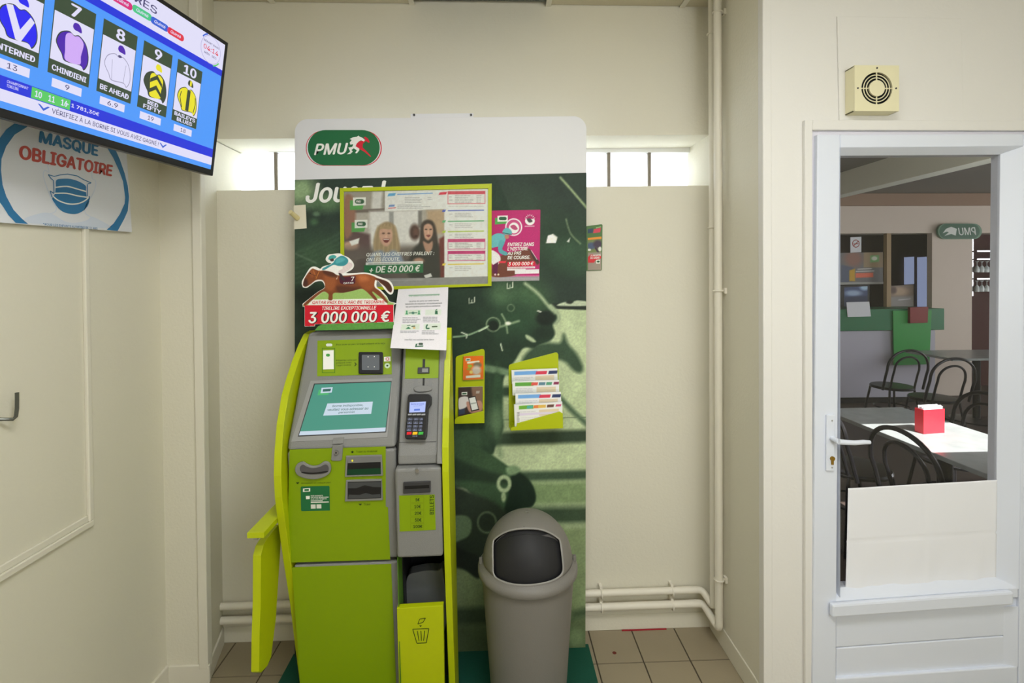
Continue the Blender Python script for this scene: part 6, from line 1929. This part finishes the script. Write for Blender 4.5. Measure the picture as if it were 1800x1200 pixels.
# red menu holder
mh = thing('menu_holder', 'clear red menu holder on the sunlit table', 'menu holder', (2.435, 2.69, 0.7505))
redp = mat('red_acrylic', (214, 44, 58), 0.25, g=0.95)
MH = Matrix.Translation((2.435, 2.69, 0)) @ Matrix.Rotation(0.12, 4, 'Z')
def mbx(name, x0, x1, y0, y1, z0, z1, m, parent):
    return MB().box(x0, x1, y0, y1, z0, z1).xf(MH).build(name, m, parent)
hx, hy = 0.068, 0.026
mbx('front_panel', -hx, hx, -hy, -hy + 0.004, 0.7505, 0.885, redp, mh)
mbx('back_panel', -hx, hx, hy - 0.004, hy, 0.7505, 0.885, redp, mh)
mbx('side_panel', -hx, -hx + 0.004, -hy + 0.004, hy - 0.004, 0.7505, 0.885, redp, mh)
mbx('side_panel', hx - 0.004, hx, -hy + 0.004, hy - 0.004, 0.7505, 0.885, redp, mh)
mbx('bottom_panel', -hx + 0.004, hx - 0.004, -hy + 0.004, hy - 0.004, 0.7505, 0.755, redp, mh)
mc = thing('menu_stack', 'white menu cards standing in the red holder', 'menu', (2.435, 2.69, 0.756))
for k in range(4):
    mbx('menu_card', -hx + 0.006, hx - 0.006 + 0.002 * (k % 2), -hy + 0.006 + 0.010 * k, -hy + 0.010 + 0.010 * k, 0.756, 0.898 + 0.004 * (k % 2), white_paper, mc)
# chairs
def make_chair():
    t = thing('cafe_chair', 'chair', 'chair')
    MB().lathe([(0.17, 0.435), (0.195, 0.44), (0.198, 0.455), (0.19, 0.466), (0.12, 0.47)], 0, 0, 28).build('seat', blk, t, smooth=True)
    def arch(hw_, zt_, x_, zb):
        n_ = 20
        pts = [(x_ + 0.06, -hw_, zb), (x_ + 0.02, -hw_, 0.60)]
        for k in range(n_ + 1):
            a_ = math.pi * k / n_
            pts.append((x_ - 0.03 * math.sin(a_), -hw_ * math.cos(a_), 0.66 + (zt_ - 0.66) * math.sin(a_) ** 0.8))
        pts += [(x_ + 0.02, hw_, 0.60), (x_ + 0.06, hw_, zb)]
        return pts
    MB().tube(arch(0.215, 0.87, -0.20, 0.45), 0.012, 8).build('back_frame', blk, t, smooth=True)
    MB().tube(arch(0.13, 0.80, -0.19, 0.45), 0.010, 8).build('back_hoop', blk, t, smooth=True)
    for sx, sy in ((1, 1), (1, -1), (-1, 1), (-1, -1)):
        MB().tube([(0.13 * sx, 0.13 * sy, 0.45), (0.19 * sx, 0.19 * sy, 0.0)], 0.011, 8).build('leg', blk, t, smooth=True)
    ring = [(0.16 * math.cos(2 * math.pi * k / 20), 0.16 * math.sin(2 * math.pi * k / 20), 0.24) for k in range(20)]
    MB().tube(ring, 0.007, 6, closed=True).build('foot_ring', blk, t, smooth=True)
    return t
spots = [(2.215, 2.37, 0, 'black hoop-backed chair at the sunlit table, nearest the door handle'),
         (2.20, 2.96, 0, 'black hoop-backed chair at the sunlit table, second from the door on the handle side'),
         (2.93, 2.55, math.pi, 'black hoop-backed chair across the sunlit table, nearer the door'),
         (2.93, 3.06, math.pi, 'black hoop-backed chair across the sunlit table, behind the menu holder'),
         (4.22, 5.12, math.pi / 2, 'black hoop-backed chair in front of the bar counter, the one closer to the counter'),
         (4.20, 4.60, math.pi / 2, 'black hoop-backed chair in front of the bar counter, standing before its twin')]
base = make_chair()
for i, (x, y, a_, lab) in enumerate(spots):
    if i == 0:
        t = base
    else:
        t = base.copy(); COL.objects.link(t)
        for ch in list(base.children):
            c = ch.copy(); COL.objects.link(c); c.parent = t
    t.location = (x, y, 0)
    t.rotation_euler = (0, 0, a_)
    tag(t, lab, 'chair', 'black cafe chairs behind the door')

flush_texts()
